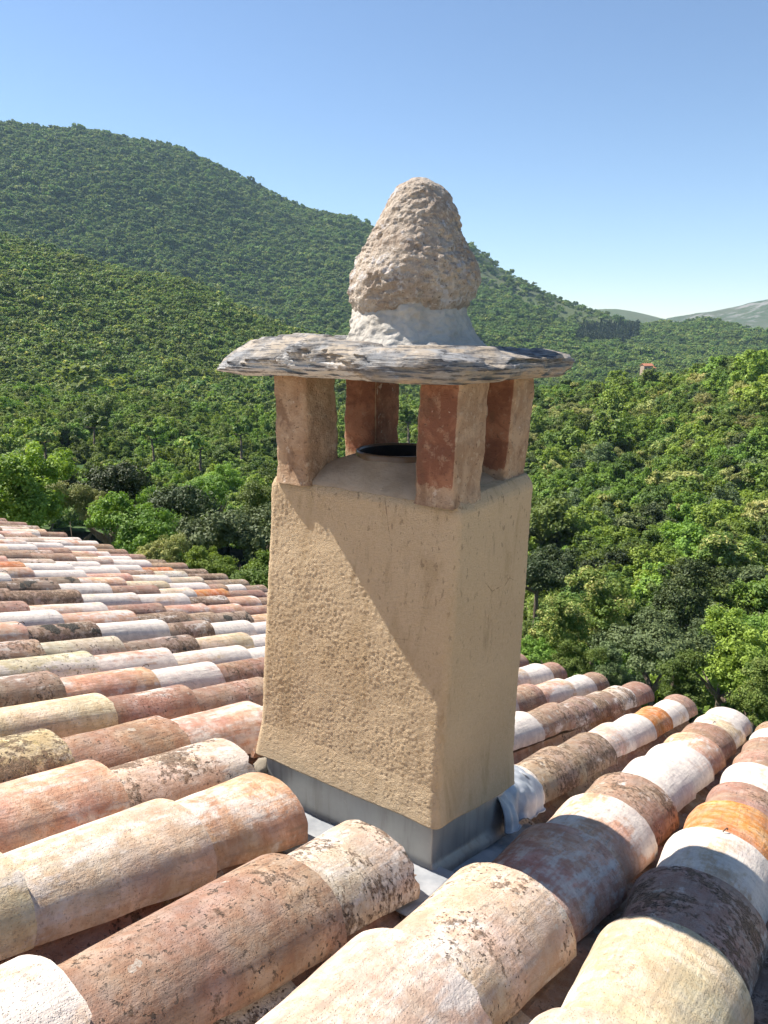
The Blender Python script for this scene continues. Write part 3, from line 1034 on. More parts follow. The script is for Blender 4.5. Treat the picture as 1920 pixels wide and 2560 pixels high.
obj('annex_roof', mesh_from('annex_roof', V, F, [M_FROOF], False), fh)

# ------------------------------------------------------------------ the house and its tiled roof
SLOPE, RAZ = radians(18.017), radians(33.811)
ev = Vector((cos(RAZ), -sin(RAZ), 0))                                      # along the eave, to the right
row = Vector((sin(RAZ) * cos(SLOPE), cos(RAZ) * cos(SLOPE), -sin(SLOPE)))  # down the slope
nrm = ev.cross(row)
HC = 0.66                                                                  # camera above the tile crests
MR = Matrix((ev, row, nrm)).transposed().to_4x4()
MR.translation = CAM - nrm * HC
rh = Vector((sin(RAZ), cos(RAZ), 0))


def roofpt(u, v, w=0.0):
    return CAM + ev * u + row * v + nrm * (w - HC)


V_EAVE = 4.70
house = empty('house', (0, 0, 0.0))
tag(house, 'house whose old clay-tiled roof slopes away below the camera', 'house')
V, F = [], []
box(V, F, -11.5, 3.2, -3.0, V_EAVE - 0.12, -0.30, -0.245)
roof = obj('roof', mesh_from('roof', V, F, [M_DECK], False), house)
roof.matrix_world = MR
tag(roof, 'sun-bleached roof of curved clay tiles in uneven rows')
# walls under the roof
eb = roofpt(-3.1, V_EAVE - 0.45, -0.27)
V, F = [], []
hx = V_EAVE * cos(SLOPE)
box(V, F, -11.2, 2.9, -2.6, 4.0, 0, 1)
pts = []
for (x, y, z) in V:
    p = CAM + ev * x + rh * (y * 1.0)
    p.z = (roofpt(x, y / cos(SLOPE), -0.32).z) if z > 0 else -3.0
    pts.append(p)
obj('wall', mesh_from('wall', pts, F, [M_WALL], False), house)


def tile_mesh(name, seed, L=0.47, a0=0.079, a1=0.098, h0=0.070, h1=0.088, th=0.013, npn=22, nl=12):
    """half-round clay tile; the crest of its wide lower end is the origin, it runs to -y"""
    r = random.Random(seed)
    ox, oy = r.uniform(0, 50), r.uniform(0, 50)
    sq = r.uniform(0.86, 1.0)
    def surf(i, j, inner):
        ph = pi * i / (npn - 1)
        t = j / (nl - 1)                                     # 0 lower end, 1 upper end
        a = a1 + (a0 - a1) * t; h = h1 + (h0 - h1) * t
        c, s = cos(ph), sin(ph)
        cc = math.copysign(abs(c) ** sq, c)
        wob = 0.0022 * mnoise.noise(Vector((ph * 1.3 + ox, t * 3 + oy, 0))) + 0.0012 * mnoise.noise(Vector((ph * 4 + ox, t * 9 + oy, 5)))
        k = wob - (th if inner else 0)
        x = (a + k) * cc
        z = (h + k) * s - h1
        y = -L * t
        # uneven ends and sides
        e = 0.005 * mnoise.noise(Vector((ph * 1.6 + ox, 7.7, oy))) + 0.0035 * mnoise.noise(Vector((ph * 6 + ox, 2.7, oy)))
        chip = max(0.0, mnoise.noise(Vector((ph * 3.2 + ox, 11.1, oy))) - 0.32) * 0.045
        if t < 0.5:
            y += (e - chip) * (1 - 2 * t)
        else:
            y += e * (2 * t - 1)
        if i in (0, npn - 1):
            z += 0.004 * mnoise.noise(Vector((t * 7 + ox, 3.1 + i, oy)))
        return (x, y, z)
    V = []
    for inner in (0, 1):
        for i in range(npn):
            for j in range(nl):
                V.append(surf(i, j, inner))
    A = np.array(V).reshape(2, npn, nl, 3)
    n1 = npn * nl
    F = [grid_faces(npn, nl, flip=False), grid_faces(npn, nl, off=n1, flip=True)]
    Vv = [A.reshape(-1, 3)]
    off = 2 * n1
    def strip(p, q, flip):                                   # rim between outer line p and inner line q, slightly rounded
        nonlocal off
        n = len(p)
        Vv.append(np.stack([p, q], 1).reshape(-1, 3))
        F.append(grid_faces(n, 2, off=off, flip=flip))
        off += 2 * n
    strip(A[0, :, 0], A[1, :, 0], False)
    strip(A[0, :, -1], A[1, :, -1], True)
    strip(A[0, 0], A[1, 0], True)
    strip(A[0, -1], A[1, -1], False)
    Vv = np.concatenate(Vv); Fv = np.concatenate(F)
    return mesh_from(name, Vv, Fv, [MT])


TILES = [tile_mesh('cover_tile', 100 + i, L=0.46 + 0.012 * (i % 4), a0=0.077 + .002 * (i % 3), a1=0.094 + .003 * ((i * 5) % 4), h1=0.084 + .003 * (i % 3)) for i in range(14)]
TILES_NEAR = [tile_mesh('cover_tile', 300 + i, L=0.50, a0=0.100, a1=0.131 + .003 * (i % 3), h0=0.078, h1=0.104, th=0.014, npn=44, nl=28) for i in range(12)]
TILES_WIDE = [tile_mesh('cover_tile', 400 + i, L=0.50, a0=0.116, a1=0.150 + .003 * (i % 3), h0=0.090, h1=0.119, th=0.015, npn=46, nl=28) for i in range(8)]
CHAN = [tile_mesh('channel_tile', 200 + i, L=0.47, a0=0.082, a1=0.098, h0=0.055, h1=0.066) for i in range(5)]

TYPES = {   # colour, lime, lichen, moss, ochre
    'W': ((0.58, 0.43, 0.33), 0.86, 0.14, 0, 0),
    'P': ((0.58, 0.42, 0.30), 0.66, 0.14, 0, 0),
    'S': ((0.57, 0.335, 0.22), 0.56, 0.14, 0, 0),
    'O': ((0.56, 0.235, 0.09), 0.16, 0.26, 0, 0),
    'T': ((0.58, 0.44, 0.30), 0.48, 0.18, 0, 0.06),
    'B': ((0.35, 0.215, 0.145), 0.30, 0.48, 0.0, 0.08),
    'D': ((0.38, 0.26, 0.18), 0.44, 0.64, 0.15, 0.22),
    'K': ((0.34, 0.24, 0.175), 0.36, 0.66, 0.75, 0.15),
    'Y': ((0.54, 0.47, 0.32), 0.55, 0.40, 0.1, 0.50),
    'L': ((0.54, 0.42, 0.24), 0.40, 0.66, 0.2, 0.62),
    'R': ((0.42, 0.19, 0.125), 0.26, 0.42, 0, 0),
    'V': ((0.52, 0.39, 0.29), 0.54, 0.10, 0, 0.03),
    'X': ((0.54, 0.41, 0.30), 0.56, 0.56, 0, 0.1),
}
tile_rnd = random.Random(3)


def paint(o, ty):
    c, lime, lich, moss, och = TYPES[ty]
    f = tile_rnd.uniform(0.98, 1.18)
    o.color = (min(c[0] * f, 1), c[1] * f * tile_rnd.uniform(.95, 1.05), c[2] * f * tile_rnd.uniform(.93, 1.07), 1)
    j = lambda a: max(0.0, a + tile_rnd.uniform(-.06, .06)) if a > 0 else 0.0
    o['lime'], o['lichen'], o['moss'], o['ochre'] = j(lime), j(lich), j(moss), j(och)


# rows: crest position at v = 1.5 and at the eave, then (end of tile down the slope, look) from near to far
ROWS = [
    (0.414, 0.317, []),
    (0.116, 0.053, [(0.944, 'P'), (1.343, 'V'), (1.708, 'B')]),
    (-0.189, -0.207, [(0.818, 'P'), (1.199, 'V'), (1.608, 'T'), (1.954, 'D'), (2.329, 'W'), (2.658, 'O'), (2.97, 'B'), (3.346, 'W'), (3.707, 'B'), (4.092, 'B'), (4.387, 'W'), (4.706, 'B')]),
    (-0.512, -0.480, [(0.785, 'P'), (1.158, 'V'), (1.563, 'X'), (1.933, 'S'), (2.3, 'S'), (2.616, 'D'), (2.988, 'W'), (3.347, 'W'), (3.684, 'S'), (4.054, 'B'), (4.392, 'P'), (4.723, 'W')]),
    (-0.804, -0.746, [(0.677, 'P'), (1.195, 'B'), (1.463, 'X'), (2.266, 'W'), (2.652, 'D'), (3.029, 'D'), (3.354, 'P'), (3.725, 'W'), (4.086, 'O'), (4.472, 'W'), (4.729, 'B')]),
    (-1.109, -1.004, [(0.779, 'T'), (1.164, 'T'), (1.454, 'S'), (2.233, 'B'), (2.618, 'R'), (3.007, 'W'), (3.405, 'D'), (3.734, 'D'), (4.074, 'D'), (4.402, 'X'), (4.746, 'B')]),
    (-1.376, -1.259, [(0.806, 'S'), (1.162, 'S'), (1.569, 'X'), (2.229, 'S'), (2.615, 'W'), (2.984, 'B'), (3.35, 'W'), (3.711, 'B'), (4.147, 'S'), (4.504, 'W'), (4.742, 'B')]),
    (-1.612, -1.516, [(0.796, 'B'), (1.19, 'L'), (1.56, 'B'), (1.939, 'S'), (2.316, 'W'), (2.694, 'B'), (3.087, 'W'), (3.505, 'W'), (4.101, 'T'), (4.465, 'W'), (4.704, 'B')]),
    (-1.854, -1.770, [(1.11, 'T'), (1.506, 'T'), (1.839, 'B'), (2.231, 'B'), (2.619, 'W'), (3.002, 'P'), (3.4, 'B'), (3.824, 'S'), (4.254, 'W'), (4.688, 'B')]),
    (-2.108, -2.015, [(1.13, 'B'), (1.507, 'D'), (1.883, 'S'), (2.196, 'W'), (2.524, 'B'), (2.928, 'W'), (3.295, 'P'), (3.719, 'D'), (4.149, 'W'), (4.672, 'B')]),
    (-2.324, -2.268, [(1.391, 'Y'), (1.785, 'Y'), (2.158, 'S'), (2.596, 'P'), (2.979, 'W'), (3.401, 'B'), (3.828, 'S'), (4.261, 'W'), (4.7, 'D')]),
    (-2.562, -2.522, [(1.334, 'B'), (1.731, 'D'), (2.098, 'Y'), (2.508, 'K'), (2.867, 'T'), (3.242, 'W'), (3.669, 'B'), (4.156, 'S'), (4.694, 'B')]),
    (-2.837, -2.779, [(1.446, 'B'), (1.824, 'S'), (2.169, 'K'), (2.556, 'W'), (2.855, 'D'), (3.167, 'W'), (3.563, 'W'), (3.996, 'B'), (4.379, 'P'), (4.711, 'B')]),
    (-3.063, -3.026, [(1.745, 'P'), (2.131, 'W'), (2.553, 'S'), (2.922, 'D'), (3.124, 'D'), (3.402, 'K'), (3.835, 'S'), (4.273, 'W'), (4.717, 'D')]),
    (-3.306, -3.276, [(1.739, 'B'), (2.124, 'B'), (2.565, 'P'), (2.952, 'B'), (3.295, 'S'), (3.597, 'S'), (3.946, 'B'), (4.332, 'W'), (4.722, 'D')]),
    (-3.593, -3.539, [(1.814, 'D'), (2.21, 'D'), (2.604, 'D'), (2.995, 'P'), (3.372, 'P'), (3.73, 'D'), (4.037, 'S'), (4.392, 'B'), (4.717, 'D')]),
    (-3.877, -3.805, [(2.226, 'B'), (2.653, 'K'), (3.002, 'W'), (3.363, 'B'), (3.677, 'P'), (4.007, 'O'), (4.397, 'B'), (4.689, 'D')]),
    (-4.144, -4.078, [(2.116, 'D'), (2.516, 'W'), (2.969, 'K'), (3.317, 'S'), (3.689, 'T'), (4.066, 'W'), (4.256, 'B'), (4.469, 'W'), (4.718, 'D')]),
]
kinds = ['W'] * 24 + ['P'] * 20 + ['S'] * 17 + ['O'] * 6 + ['B'] * 14 + ['D'] * 9 + ['T'] * 7 + ['Y'] * 3 + ['X'] * 6 + ['K'] * 1
u_e = -4.078
while u_e > -10.6:
    u_e -= 0.255 + tile_rnd.uniform(-.012, .012)
    vs = []
    v = 2.2 + tile_rnd.uniform(0, .38)
    while v < 4.5:
        vs.append((v, tile_rnd.choice(kinds))); v += 0.36 + tile_rnd.uniform(-.04, .05)
    vs.append((4.72 + tile_rnd.uniform(-.04, .05), tile_rnd.choice(['O', 'S', 'B', 'D', 'P', 'B'])))
    ROWS.append((u_e - 0.06, u_e, vs))


def row_u(k, v):
    n0, e0 = ROWS[k][0], ROWS[k][1]
    return n0 + (e0 - n0) * (v - 1.5) / (4.7 - 1.5)


# chimney footprint in roof coordinates, kept free of tiles
CN_U, CN_V = -0.7205, 1.598
n_cover = 0
hooks = []
for k, (un, ue, vs) in enumerate(ROWS):
    if not vs:
        continue
    dw = tile_rnd.uniform(-.006, .006)
    for m, (v, ty) in enumerate(vs):
        u = row_u(k, v) + tile_rnd.uniform(-.006, .006)
        pq = proj(roofpt(u, v, 0)); pm = proj(roofpt(u, v - 0.42, 0))
        vis = any(q is not None and -160 < q[0] < 1800 and q[1] < 2420 for q in (pq, pm))
        if not vis:
            continue
        # upper end hidden under the chimney: skip tiles that would pass through the shaft
        if -1.28 < u < -0.64 and 1.54 < v - 0.06 and v - 0.44 < 1.98:
            if v < 2.12:
                continue
        near = (v < 2.2 and u > -1.8) or u > -0.62
        bank = TILES_WIDE if (u > -0.62 and v < 2.9) else TILES_NEAR if near else TILES
        me = bank[tile_rnd.randrange(len(bank))]
        yaw = atan2(-(ROWS[k][1] - ROWS[k][0]), 3.2) + tile_rnd.uniform(-.012, .012)
        o = obj('cover_tile', me, roof, (u, v, dw + tile_rnd.uniform(-.005, .005)), (0.022 + tile_rnd.uniform(-.006, .010), tile_rnd.uniform(-.03, .03), yaw))
        if 1.98 < v < 2.38 and -1.28 < u < -0.64:     # cut-down tiles starting behind the chimney
            o.scale = (1, (v - 2.04) / 0.47, 1)
        elif m > 0:                                  # no longer than the lap needs
            o.scale = (1, min(1.0, (v - vs[m - 1][0] + 0.085) / 0.48), 1)
        paint(o, ty)
        n_cover += 1
        if tile_rnd.random() < 0.16 and v > 1.2:
            hooks.append((u, v))
print('cover tiles', n_cover)
# channel tiles between the rows
n_ch = 0
for k in range(len(ROWS) - 1):
    v = 0.9 + tile_rnd.uniform(0, .2)
    while True:
        vv = min(v, 4.63)
        u = (row_u(k, vv) + row_u(k + 1, vv)) / 2
        pq = proj(roofpt(u, vv, -.1)); pm = proj(roofpt(u, vv - 0.4, -.1))
        vis = any(q is not None and -60 < q[0] < 1720 and q[1] < 2300 for q in (pq, pm))
        hid = -1.25 < u < -0.70 and 1.50 < vv < 2.38
        # far to the left the covers hide the channels completely, except at the eave
        if vis and not hid and (u > -2.6 or vv >= 4.6):
            o = obj('channel_tile', CHAN[tile_rnd.randrange(5)], roof, (u, vv - 0.47, -0.155), (-0.012, pi, tile_rnd.uniform(-.015, .015)))
            # wide end points up the slope: turn it round
            o.rotation_euler = (pi - 0.012 + 0.03, 0, tile_rnd.uniform(-.015, .015))
            o.location = (u, vv - 0.47, -0.172 + tile_rnd.uniform(-.004, .004))
            paint(o, tile_rnd.choice(['B', 'D', 'B', 'B', 'X', 'D']))  # brown, dirtier looks; their darkness also paints in the shade of the gaps
            n_ch += 1
        if vv >= 4.63:
            break
        v += 0.37
print('channel tiles', n_ch)

# small wire hooks that hold some tiles
V, F = [], []
prev = None
for i in range(9):
    t = i / 8
    p = Vector((0.003 * sin(t * 3), 0.034 * t - 0.022, 0.001 + 0.009 * sin(pi * t) ** 0.7))
    if prev is not None:
        tube(V, F, prev, p, 0.0017, 0.0017, 5)
    prev = p
HOOK = mesh_from('tile_hook', V, F, [M_WIRE])
for u, v in hooks:
    obj('tile_hook', HOOK, roof, (u + tile_rnd.uniform(-.02, .02), v, 0.0), (0, 0, tile_rnd.uniform(-.5, .5)))


def lump_mesh(name, seed, mat, n=14, amp=0.4, fr=2.0):
    V = []
    for i in range(n):
        for j in range(n // 2 + 1):
            a = 2 * pi * i / n; b = pi * j / (n // 2)
            d = Vector((sin(b) * cos(a), sin(b) * sin(a), cos(b)))
            V.append(d * (1 + amp * mnoise.noise(d * fr + Vector((seed, 0, 0))) + 0.15 * mnoise.noise(d * 6 + Vector((seed, 0, 0)))))
    return mesh_from(name, V, grid_faces(n, n // 2 + 1, True, flip=True), [mat])


LUMPS = [lump_mesh('mortar_lump', s, M_MORTAR) for s in (1.1, 5.3, 9.2)]
for i, (x, y, lift, s) in enumerate([(1300, 1705, .045, .022), (1322, 1690, .045, .020), (1285, 1714, .05, .014), (1345, 1680, .045, .016), (562, 1656, .035, .022), (574, 1664, .045, .018)]):
    d = ray(x, y)
    p = CAM + d * ((HC + lift) / -(d.dot(nrm)))
    q = MR.inverted() @ p
    obj('mortar_lump', LUMPS[i % 3], roof, q, (i * .3, i * .2, i * 3), (s, s * 1.5, s * .55))

# ------------------------------------------------------------------ chimney
# local frame: x along the eave, y away from the camera (horizontal), z up; origin below the shaft centre
NB = roofpt(CN_U, CN_V, -0.10)
WX, WY = 0.51, 0.40
CC = NB - ev * (WX / 2) + rh * (WY / 2)
MC = Matrix((ev, rh, Vector((0, 0, 1)))).transposed().to_4x4()
MC.translation = CC
chim = empty('chimney')
chim.matrix_world = MC
tag(chim, 'ochre rendered chimney with a schist slab cap on brick pillars and a boulder on top', 'chimney')
TS = tan(SLOPE)


def roof_z(y):
    """height of the flashing foot on the sloping roof, in chimney coordinates"""
    return -(y + WY / 2) * TS


def ring_pts(hx, hy, rc, n_side, n_c):
    """rounded rectangle outline with outward normals"""
    P, Nn = [], []
    for cx_, cy_, a0 in ((1, -1, -pi / 2), (1, 1, 0), (-1, 1, pi / 2), (-1, -1, pi)):
        for i in range(n_c):
            a = a0 + (pi / 2) * i / (n_c - 1)
            P.append((cx_ * (hx - rc) + rc * cos(a), cy_ * (hy - rc) + rc * sin(a))); Nn.append((cos(a), sin(a)))
        # side towards the next corner
        nx_, ny_ = {(1, -1): (1, 1), (1, 1): (-1, 1), (-1, 1): (-1, -1), (-1, -1): (1, -1)}[(cx_, cy_)]
        a = a0 + pi / 2
        p0 = (cx_ * (hx - rc) + rc * cos(a), cy_ * (hy - rc) + rc * sin(a))
        p1 = (nx_ * (hx - rc) + rc * cos(a), ny_ * (hy - rc) + rc * sin(a))
        for i in range(1, n_side):
            t = i / n_side
            P.append((p0[0] + (p1[0] - p0[0]) * t, p0[1] + (p1[1] - p0[1]) * t)); Nn.append((cos(a), sin(a)))
    return P, Nn


# shaft
Z_TOP = 0.872
nl = 290
Vv = []
P0, N0 = ring_pts(0.255, 0.20, 0.020, 140, 8)
nring = len(P0)
for (px, py), (nx_, ny_) in zip(P0, N0):
    zb = roof_z(py) + 0.126 + 0.008 * mnoise.noise(Vector((px * 9, py * 9, 1)))
    sx_, sy_ = px / 0.255, py / 0.20
    for j in range(nl):
        t = j / (nl - 1)
        z = zb + (Z_TOP - zb) * t
        flare = 0.016 + 0.010 * max(0, 1 - t / 0.12)
        # outline drifts with height: the left side leans in, the right side slightly out
        ox = flare * sx_
        if sx_ < 0: ox += 0.032 * t * (-sx_)
        else: ox += 0.018 * t * sx_
        oy = flare * sy_
        if sy_ < 0: oy += 0.044 * t * (-sy_)
        shoulder = max(0.0, (t - 0.955) / 0.045)
        x = px + ox - 0.018 * shoulder**2 * nx_
        y = py + oy - 0.018 * shoulder**2 * ny_
        q = Vector((x, y, z))
        d = 0.0028 * mnoise.noise(q * 6) + 0.0009 * mnoise.noise(q * 24)
        q2 = Vector((x * 140, y * 140, z * 120))
        g = 0.75 * mnoise.noise(q2) + 0.8 * mnoise.noise(q2 * 1.9 + Vector((3, 3, 3)))
        rough_ = 0.9 + 0.6 * mnoise.noise(q * 9 + Vector((9, 1, 4)))
        d += rough_ * (0.0009 * g + 0.0014 * max(0, g - 0.30) - 0.0016 * max(0, -g - 0.45))
        if t < 0.03:
            d *= 0.6
        Vv.append((x + nx_ * d, y + ny_ * d, z + 0.3 * d))
F1 = grid_faces(nring, nl, True)
Vv = np.array(Vv)
topc = len(Vv)
Vv = np.vstack([Vv, [[0, 0, Z_TOP + 0.0]], [[0, 0, 0.1]]])
faces = [tuple(q) for q in F1] + [(i * nl + nl - 1, ((i + 1) % nring) * nl + nl - 1, topc) for i in range(nring)] + [(((i + 1) % nring) * nl, i * nl, topc + 1) for i in range(nring)]
shaft = obj('shaft', mesh_from('shaft', Vv, faces, [M_STUCCO]), chim)

# mortar haunching up to the flue
CXF, CYF = 0.020, 0.012
nA, nR = 96, 22
Vv = []
for i in range(nA):
    a = 2 * pi * i / nA
    ca, sa = cos(a), sin(a)
    rb = 1.0 / max(abs(ca) / (0.230 if ca < 0 else 0.262), abs(sa) / (0.168 if sa < 0 else 0.200))
    for j in range(nR):
        t = j / (nR - 1)
        r_ = rb + (0.106 - rb) * t
        z = Z_TOP - 0.012 + 0.058 * (t ** 0.8) + 0.003 * mnoise.noise(Vector((ca * r_ * 20, sa * r_ * 20, 2)))
        Vv.append((CXF * t + r_ * ca, CYF * t + r_ * sa, z))
obj('haunching', mesh_from('haunching', Vv, grid_faces(nA, nR, True), [M_HUMP]), chim)
# flue pipe
prof = [(0.107, Z_TOP + .03), (0.108, Z_TOP + 0.056), (0.106, Z_TOP + 0.060), (0.102, Z_TOP + 0.060), (0.100, Z_TOP + 0.054)]
Vv = [(CXF + r_ * cos(2 * pi * i / 64), CYF + r_ * sin(2 * pi * i / 64), z) for i in range(64) for r_, z in prof]
fl = obj('flue_pipe', mesh_from('flue_pipe', Vv, grid_faces(64, 5, True), [M_FLUE]), chim)
prof = [(0.0995, Z_TOP + 0.055), (0.099, Z_TOP - 0.25), (0.0, Z_TOP - 0.25)]
Vv = [(CXF + r_ * cos(2 * pi * i / 64), CYF + r_ * sin(2 * pi * i / 64), z) for i in range(64) for r_, z in prof]
obj('flue_lining', mesh_from('flue_lining', Vv, grid_faces(64, 3, True), [M_SOOT]), fl)

# pillars
Z_SLAB = 1.116


def pillar(cx_, cy_, hx, hy, z0, z1, seed, brick_faces, lean=(0, 0)):
    P, Nn = ring_pts(hx, hy, 0.010, 14, 5)
    nlz = 36
    V, mi = [], []
    for (px, py), (nx_, ny_) in zip(P, Nn):
        for j in range(nlz):
            t = j / (nlz - 1)
            z = z0 + (z1 - z0) * t
            q = Vector((px + cx_, py + cy_, z))
            d = 0.006 * mnoise.noise(q * 10 + Vector((seed, 0, 0))) + 0.0035 * mnoise.noise(q * 34) + 0.002 * mnoise.noise(q * 90)
            # mortar swelling at the foot
            d += 0.005 * max(0, 1 - t / 0.13) ** 2
            V.append((cx_ + px + nx_ * d + lean[0] * t, cy_ + py + ny_ * d + lean[1] * t, z))
    n = len(P)
    Fq = grid_faces(n, nlz, True)
    bk = []
    for (nx_, ny_), (px, py) in zip(Nn, P):
        side = 'y-' if ny_ < -0.8 else 'y+' if ny_ > 0.8 else 'x+' if nx_ > 0.8 else 'x-' if nx_ < -0.8 else ''
        for j in range(nlz):
            bk.append((0.9 if side in brick_faces else 0.12) * min(1.0, max(0.0, (j - 2) / 6)))
    me = mesh_from('pillar', V, Fq, [M_PILLAR])
    me.attributes.new('brick', 'FLOAT', 'POINT').data.foreach_set('value', np.array(bk, np.float32))
    return obj('pillar', me, chim)


pillar(-0.162, -0.117, 0.047, 0.062, Z_TOP - 0.015, Z_SLAB + 0.02, 1, [], (-0.004, 0))           # left
pillar(0.228, -0.121, 0.047, 0.064, Z_TOP - 0.015, Z_SLAB + 0.02, 7, ['y-', 'x-'], (0.008, 0))   # nearest
pillar(0.212, 0.145, 0.052, 0.058, Z_TOP - 0.015, Z_SLAB + 0.02, 13, ['y-', 'x-'], (0.016, 0))   # right
pillar(-0.156, 0.145, 0.052, 0.058, Z_TOP - 0.015, Z_SLAB + 0.02, 19, ['y-', 'x+'])             # far

# cap slab: irregular outline, split edge in thin sheets
poly = [(-0.295, -0.283), (-0.16, -0.278), (0.04, -0.278), (0.20, -0.312), (0.31, -0.275), (0.35, -0.12), (0.362, 0.06), (0.385, 0.18), (0.28, 0.26), (0.10, 0.265), (-0.12, 0.25), (-0.27, 0.24), (-0.335, 0.12), (-0.352, -0.08), (-0.352, -0.20)]
def outline(a):
    """radius of the polygon in direction a"""
    best = 0
    d = (cos(a), sin(a))
    for (x0, y0), (x1, y1) in zip(poly, poly[1:] + poly[:1]):
        ex, ey = x1 - x0, y1 - y0
        den = d[0] * ey - d[1] * ex
        if abs(den) < 1e-9: continue
        t = (x0 * ey - y0 * ex) / den
        s = (x0 * d[1] - y0 * d[0]) / den
        if t > 0 and -1e-6 <= s <= 1 + 1e-6: best = max(best, t)
    return best
nA = 420
edge = [outline(2 * pi * i / nA) for i in range(nA)]
edge = [sum(edge[(i + k) % nA] for k in range(-7, 8)) / 15 for i in range(nA)]
def slab_top(x, y):
    b = Z_SLAB + 0.068 - 0.040 * x - 0.02 * (y + 0.1) + 0.006 * mnoise.noise(Vector((x * 5, y * 5, 4)))
    e = mnoise.noise(Vector((x * 4.5 + 2, y * 6, 9))) + 0.5 * mnoise.noise(Vector((x * 13, y * 13, 2)))
    return b + round(e * 3.0) * 0.0055 + 0.0012 * mnoise.noise(Vector((x * 60, y * 60, 1)))
def slab_bot(x, y):
    return Z_SLAB - 0.002 + 0.004 * mnoise.noise(Vector((x * 7, y * 7, 14))) - 0.030 * x * 0
nT, nE, nB = 44, 64, 14
Vv, smear = [], []
for i in range(nA):
    a = 2 * pi * i / nA
    ca, sa = cos(a), sin(a)
    R_ = edge[i] * (1 + 0.025 * mnoise.noise(Vector((ca * 4, sa * 4, 3))) + 0.012 * mnoise.noise(Vector((ca * 11, sa * 11, 3))))
    left = min(1.0, max(0.0, (-ca - 0.15) / 0.6))
    front = max(0.0, -sa) * (1.0 if ca < 0.25 else max(0.0, 1.0 - (ca - 0.25) * 2.2)) + left * 0.4
    D_ = 0.014 + 0.040 * left + 0.010 * mnoise.noise(Vector((ca * 6, sa * 6, 30)))
    zt = slab_top(ca * R_ * .97, sa * R_ * .97) - D_; zb = slab_bot(ca * R_, sa * R_)
    for j in range(nT):                                   # top, from the centre outwards
        t = j / nT
        r_ = R_ * t
        Vv.append((ca * r_, sa * r_, slab_top(ca * r_, sa * r_) - D_ * max(0, (t - 0.78) / 0.22) ** 1.7)); smear.append(0.0)
    for j in range(nE):                                   # split edge, thin sheets standing proud of each other
        t = j / (nE - 1)
        z = zt + (zb - zt) * t
        zl = z + 0.035 * ca * 0.5 + 0.006 * mnoise.noise(Vector((ca * 3, sa * 3, 8)))
        sheet = math.floor(zl / 0.0085)
        lay = mnoise.noise(Vector((ca * 4 + sheet * 3.7, sa * 4, sheet * 1.9))) + 0.6 * mnoise.noise(Vector((ca * 14 + sheet * 5.1, sa * 14, sheet * 2.3)))
        prof_ = 0.010 * sin(pi * min(1, t * 1.1 + 0.1)) - 0.020 * max(0, (t - 0.75) / 0.25) ** 1.5
        r_ = R_ - 0.004 + prof_ + 0.0125 * lay + 0.010 * mnoise.noise(Vector((ca * 7, sa * 7, z * 12))) + 0.002 * mnoise.noise(Vector((ca * 40, sa * 40, z * 150)))
        Vv.append((ca * r_, sa * r_, z)); smear.append(front * (0.30 + 0.62 * t))
    for j in range(nB):
        t = 1 - (j + 1) / nB
        r_ = max(R_ - 0.025, 0.01) * t
        Vv.append((ca * r_, sa * r_, slab_bot(ca * r_, sa * r_))); smear.append(0.1)
me = mesh_from('cap_slab', Vv, grid_faces(nA, nT + nE + nB, True), [M_SCHIST], False)
me.attributes.new('lime_smear', 'FLOAT', 'POINT').data.foreach_set('value', np.array(smear, np.float32))
obj('cap_slab', me, chim)

# mortar collar and boulder; silhouettes noted as (height, left, right) across the line of sight
lat = Vector((fw.x, fw.y, 0)).normalized()
latx = Vector((rt0.x, rt0.y, 0))
vd_ = Vector((CC.x - CAM.x, CC.y - CAM.y, 0)).normalized()
latx = Vector((vd_.y, -vd_.x, 0))


def lathe_sil(name, sil, mat, nA, nZ, disp, closed_top=True, depth=1.0):
    Zs = np.array([s[0] for s in sil]); Lf = np.array([s[1] for s in sil]); Rt = np.array([s[2] for s in sil])
    V = []
    zz = np.linspace(Zs[0], Zs[-1], nZ)
    def sm(z, A):
        return float(np.mean([np.interp(z + d, Zs, A) for d in (-.012, -.006, 0, .006, .012)]))
    for i in range(nA):
        a = 2 * pi * i / nA
        for z in zz:
            l_, r_ = sm(z, Lf), sm(z, Rt)
            if closed_top and z >= zz[-1] - 1e-6: l_ = r_ = (l_ + r_) / 2
            c_, rad = (l_ + r_) / 2, (r_ - l_) / 2
            d = latx * cos(a) + vd_ * sin(a)
            dn = disp(d * rad * 1.0 + Vector((0, 0, z)), d, rad)
            p = CC + latx * (c_) + latx * (cos(a) * (rad + dn)) + vd_ * (sin(a) * (rad * depth + dn))
            p = Vector((p.x, p.y, CC.z + z))
            V.append(MC.inverted() @ p)
    return mesh_from(name, V, grid_faces(nA, nZ, True), [mat])


# plane through the chimney axis: metres across and metres above the base
def sil(pts):
    out = []
    for y, xl, xr in pts:
        v_ = []
        z_ = None
        for x in (xl, xr):
            d = ray(x, y)
            q = CC - CAM
            t = (q.x * vd_.x + q.y * vd_.y) / (d.x * vd_.x + d.y * vd_.y)
            p = CAM + d * t - CC
            v_.append(p.x * latx.x + p.y * latx.y); z_ = p.z
        out.append((z_, v_[0], v_[1]))
    return out


knob = sil([(700, 790, 985), (680, 764, 1000), (660, 752, 1015), (640, 749, 1029), (620, 750, 1036), (600, 754, 1041), (580, 761, 1038), (560, 770, 1029), (540, 778, 1017), (520, 789, 1008), (500, 800, 1003),
            (480, 812, 998), (460, 822, 993), (440, 834, 986), (420, 845, 976), (405, 856, 962), (394, 868, 945), (387, 888, 922), (384.5, 903, 908)])


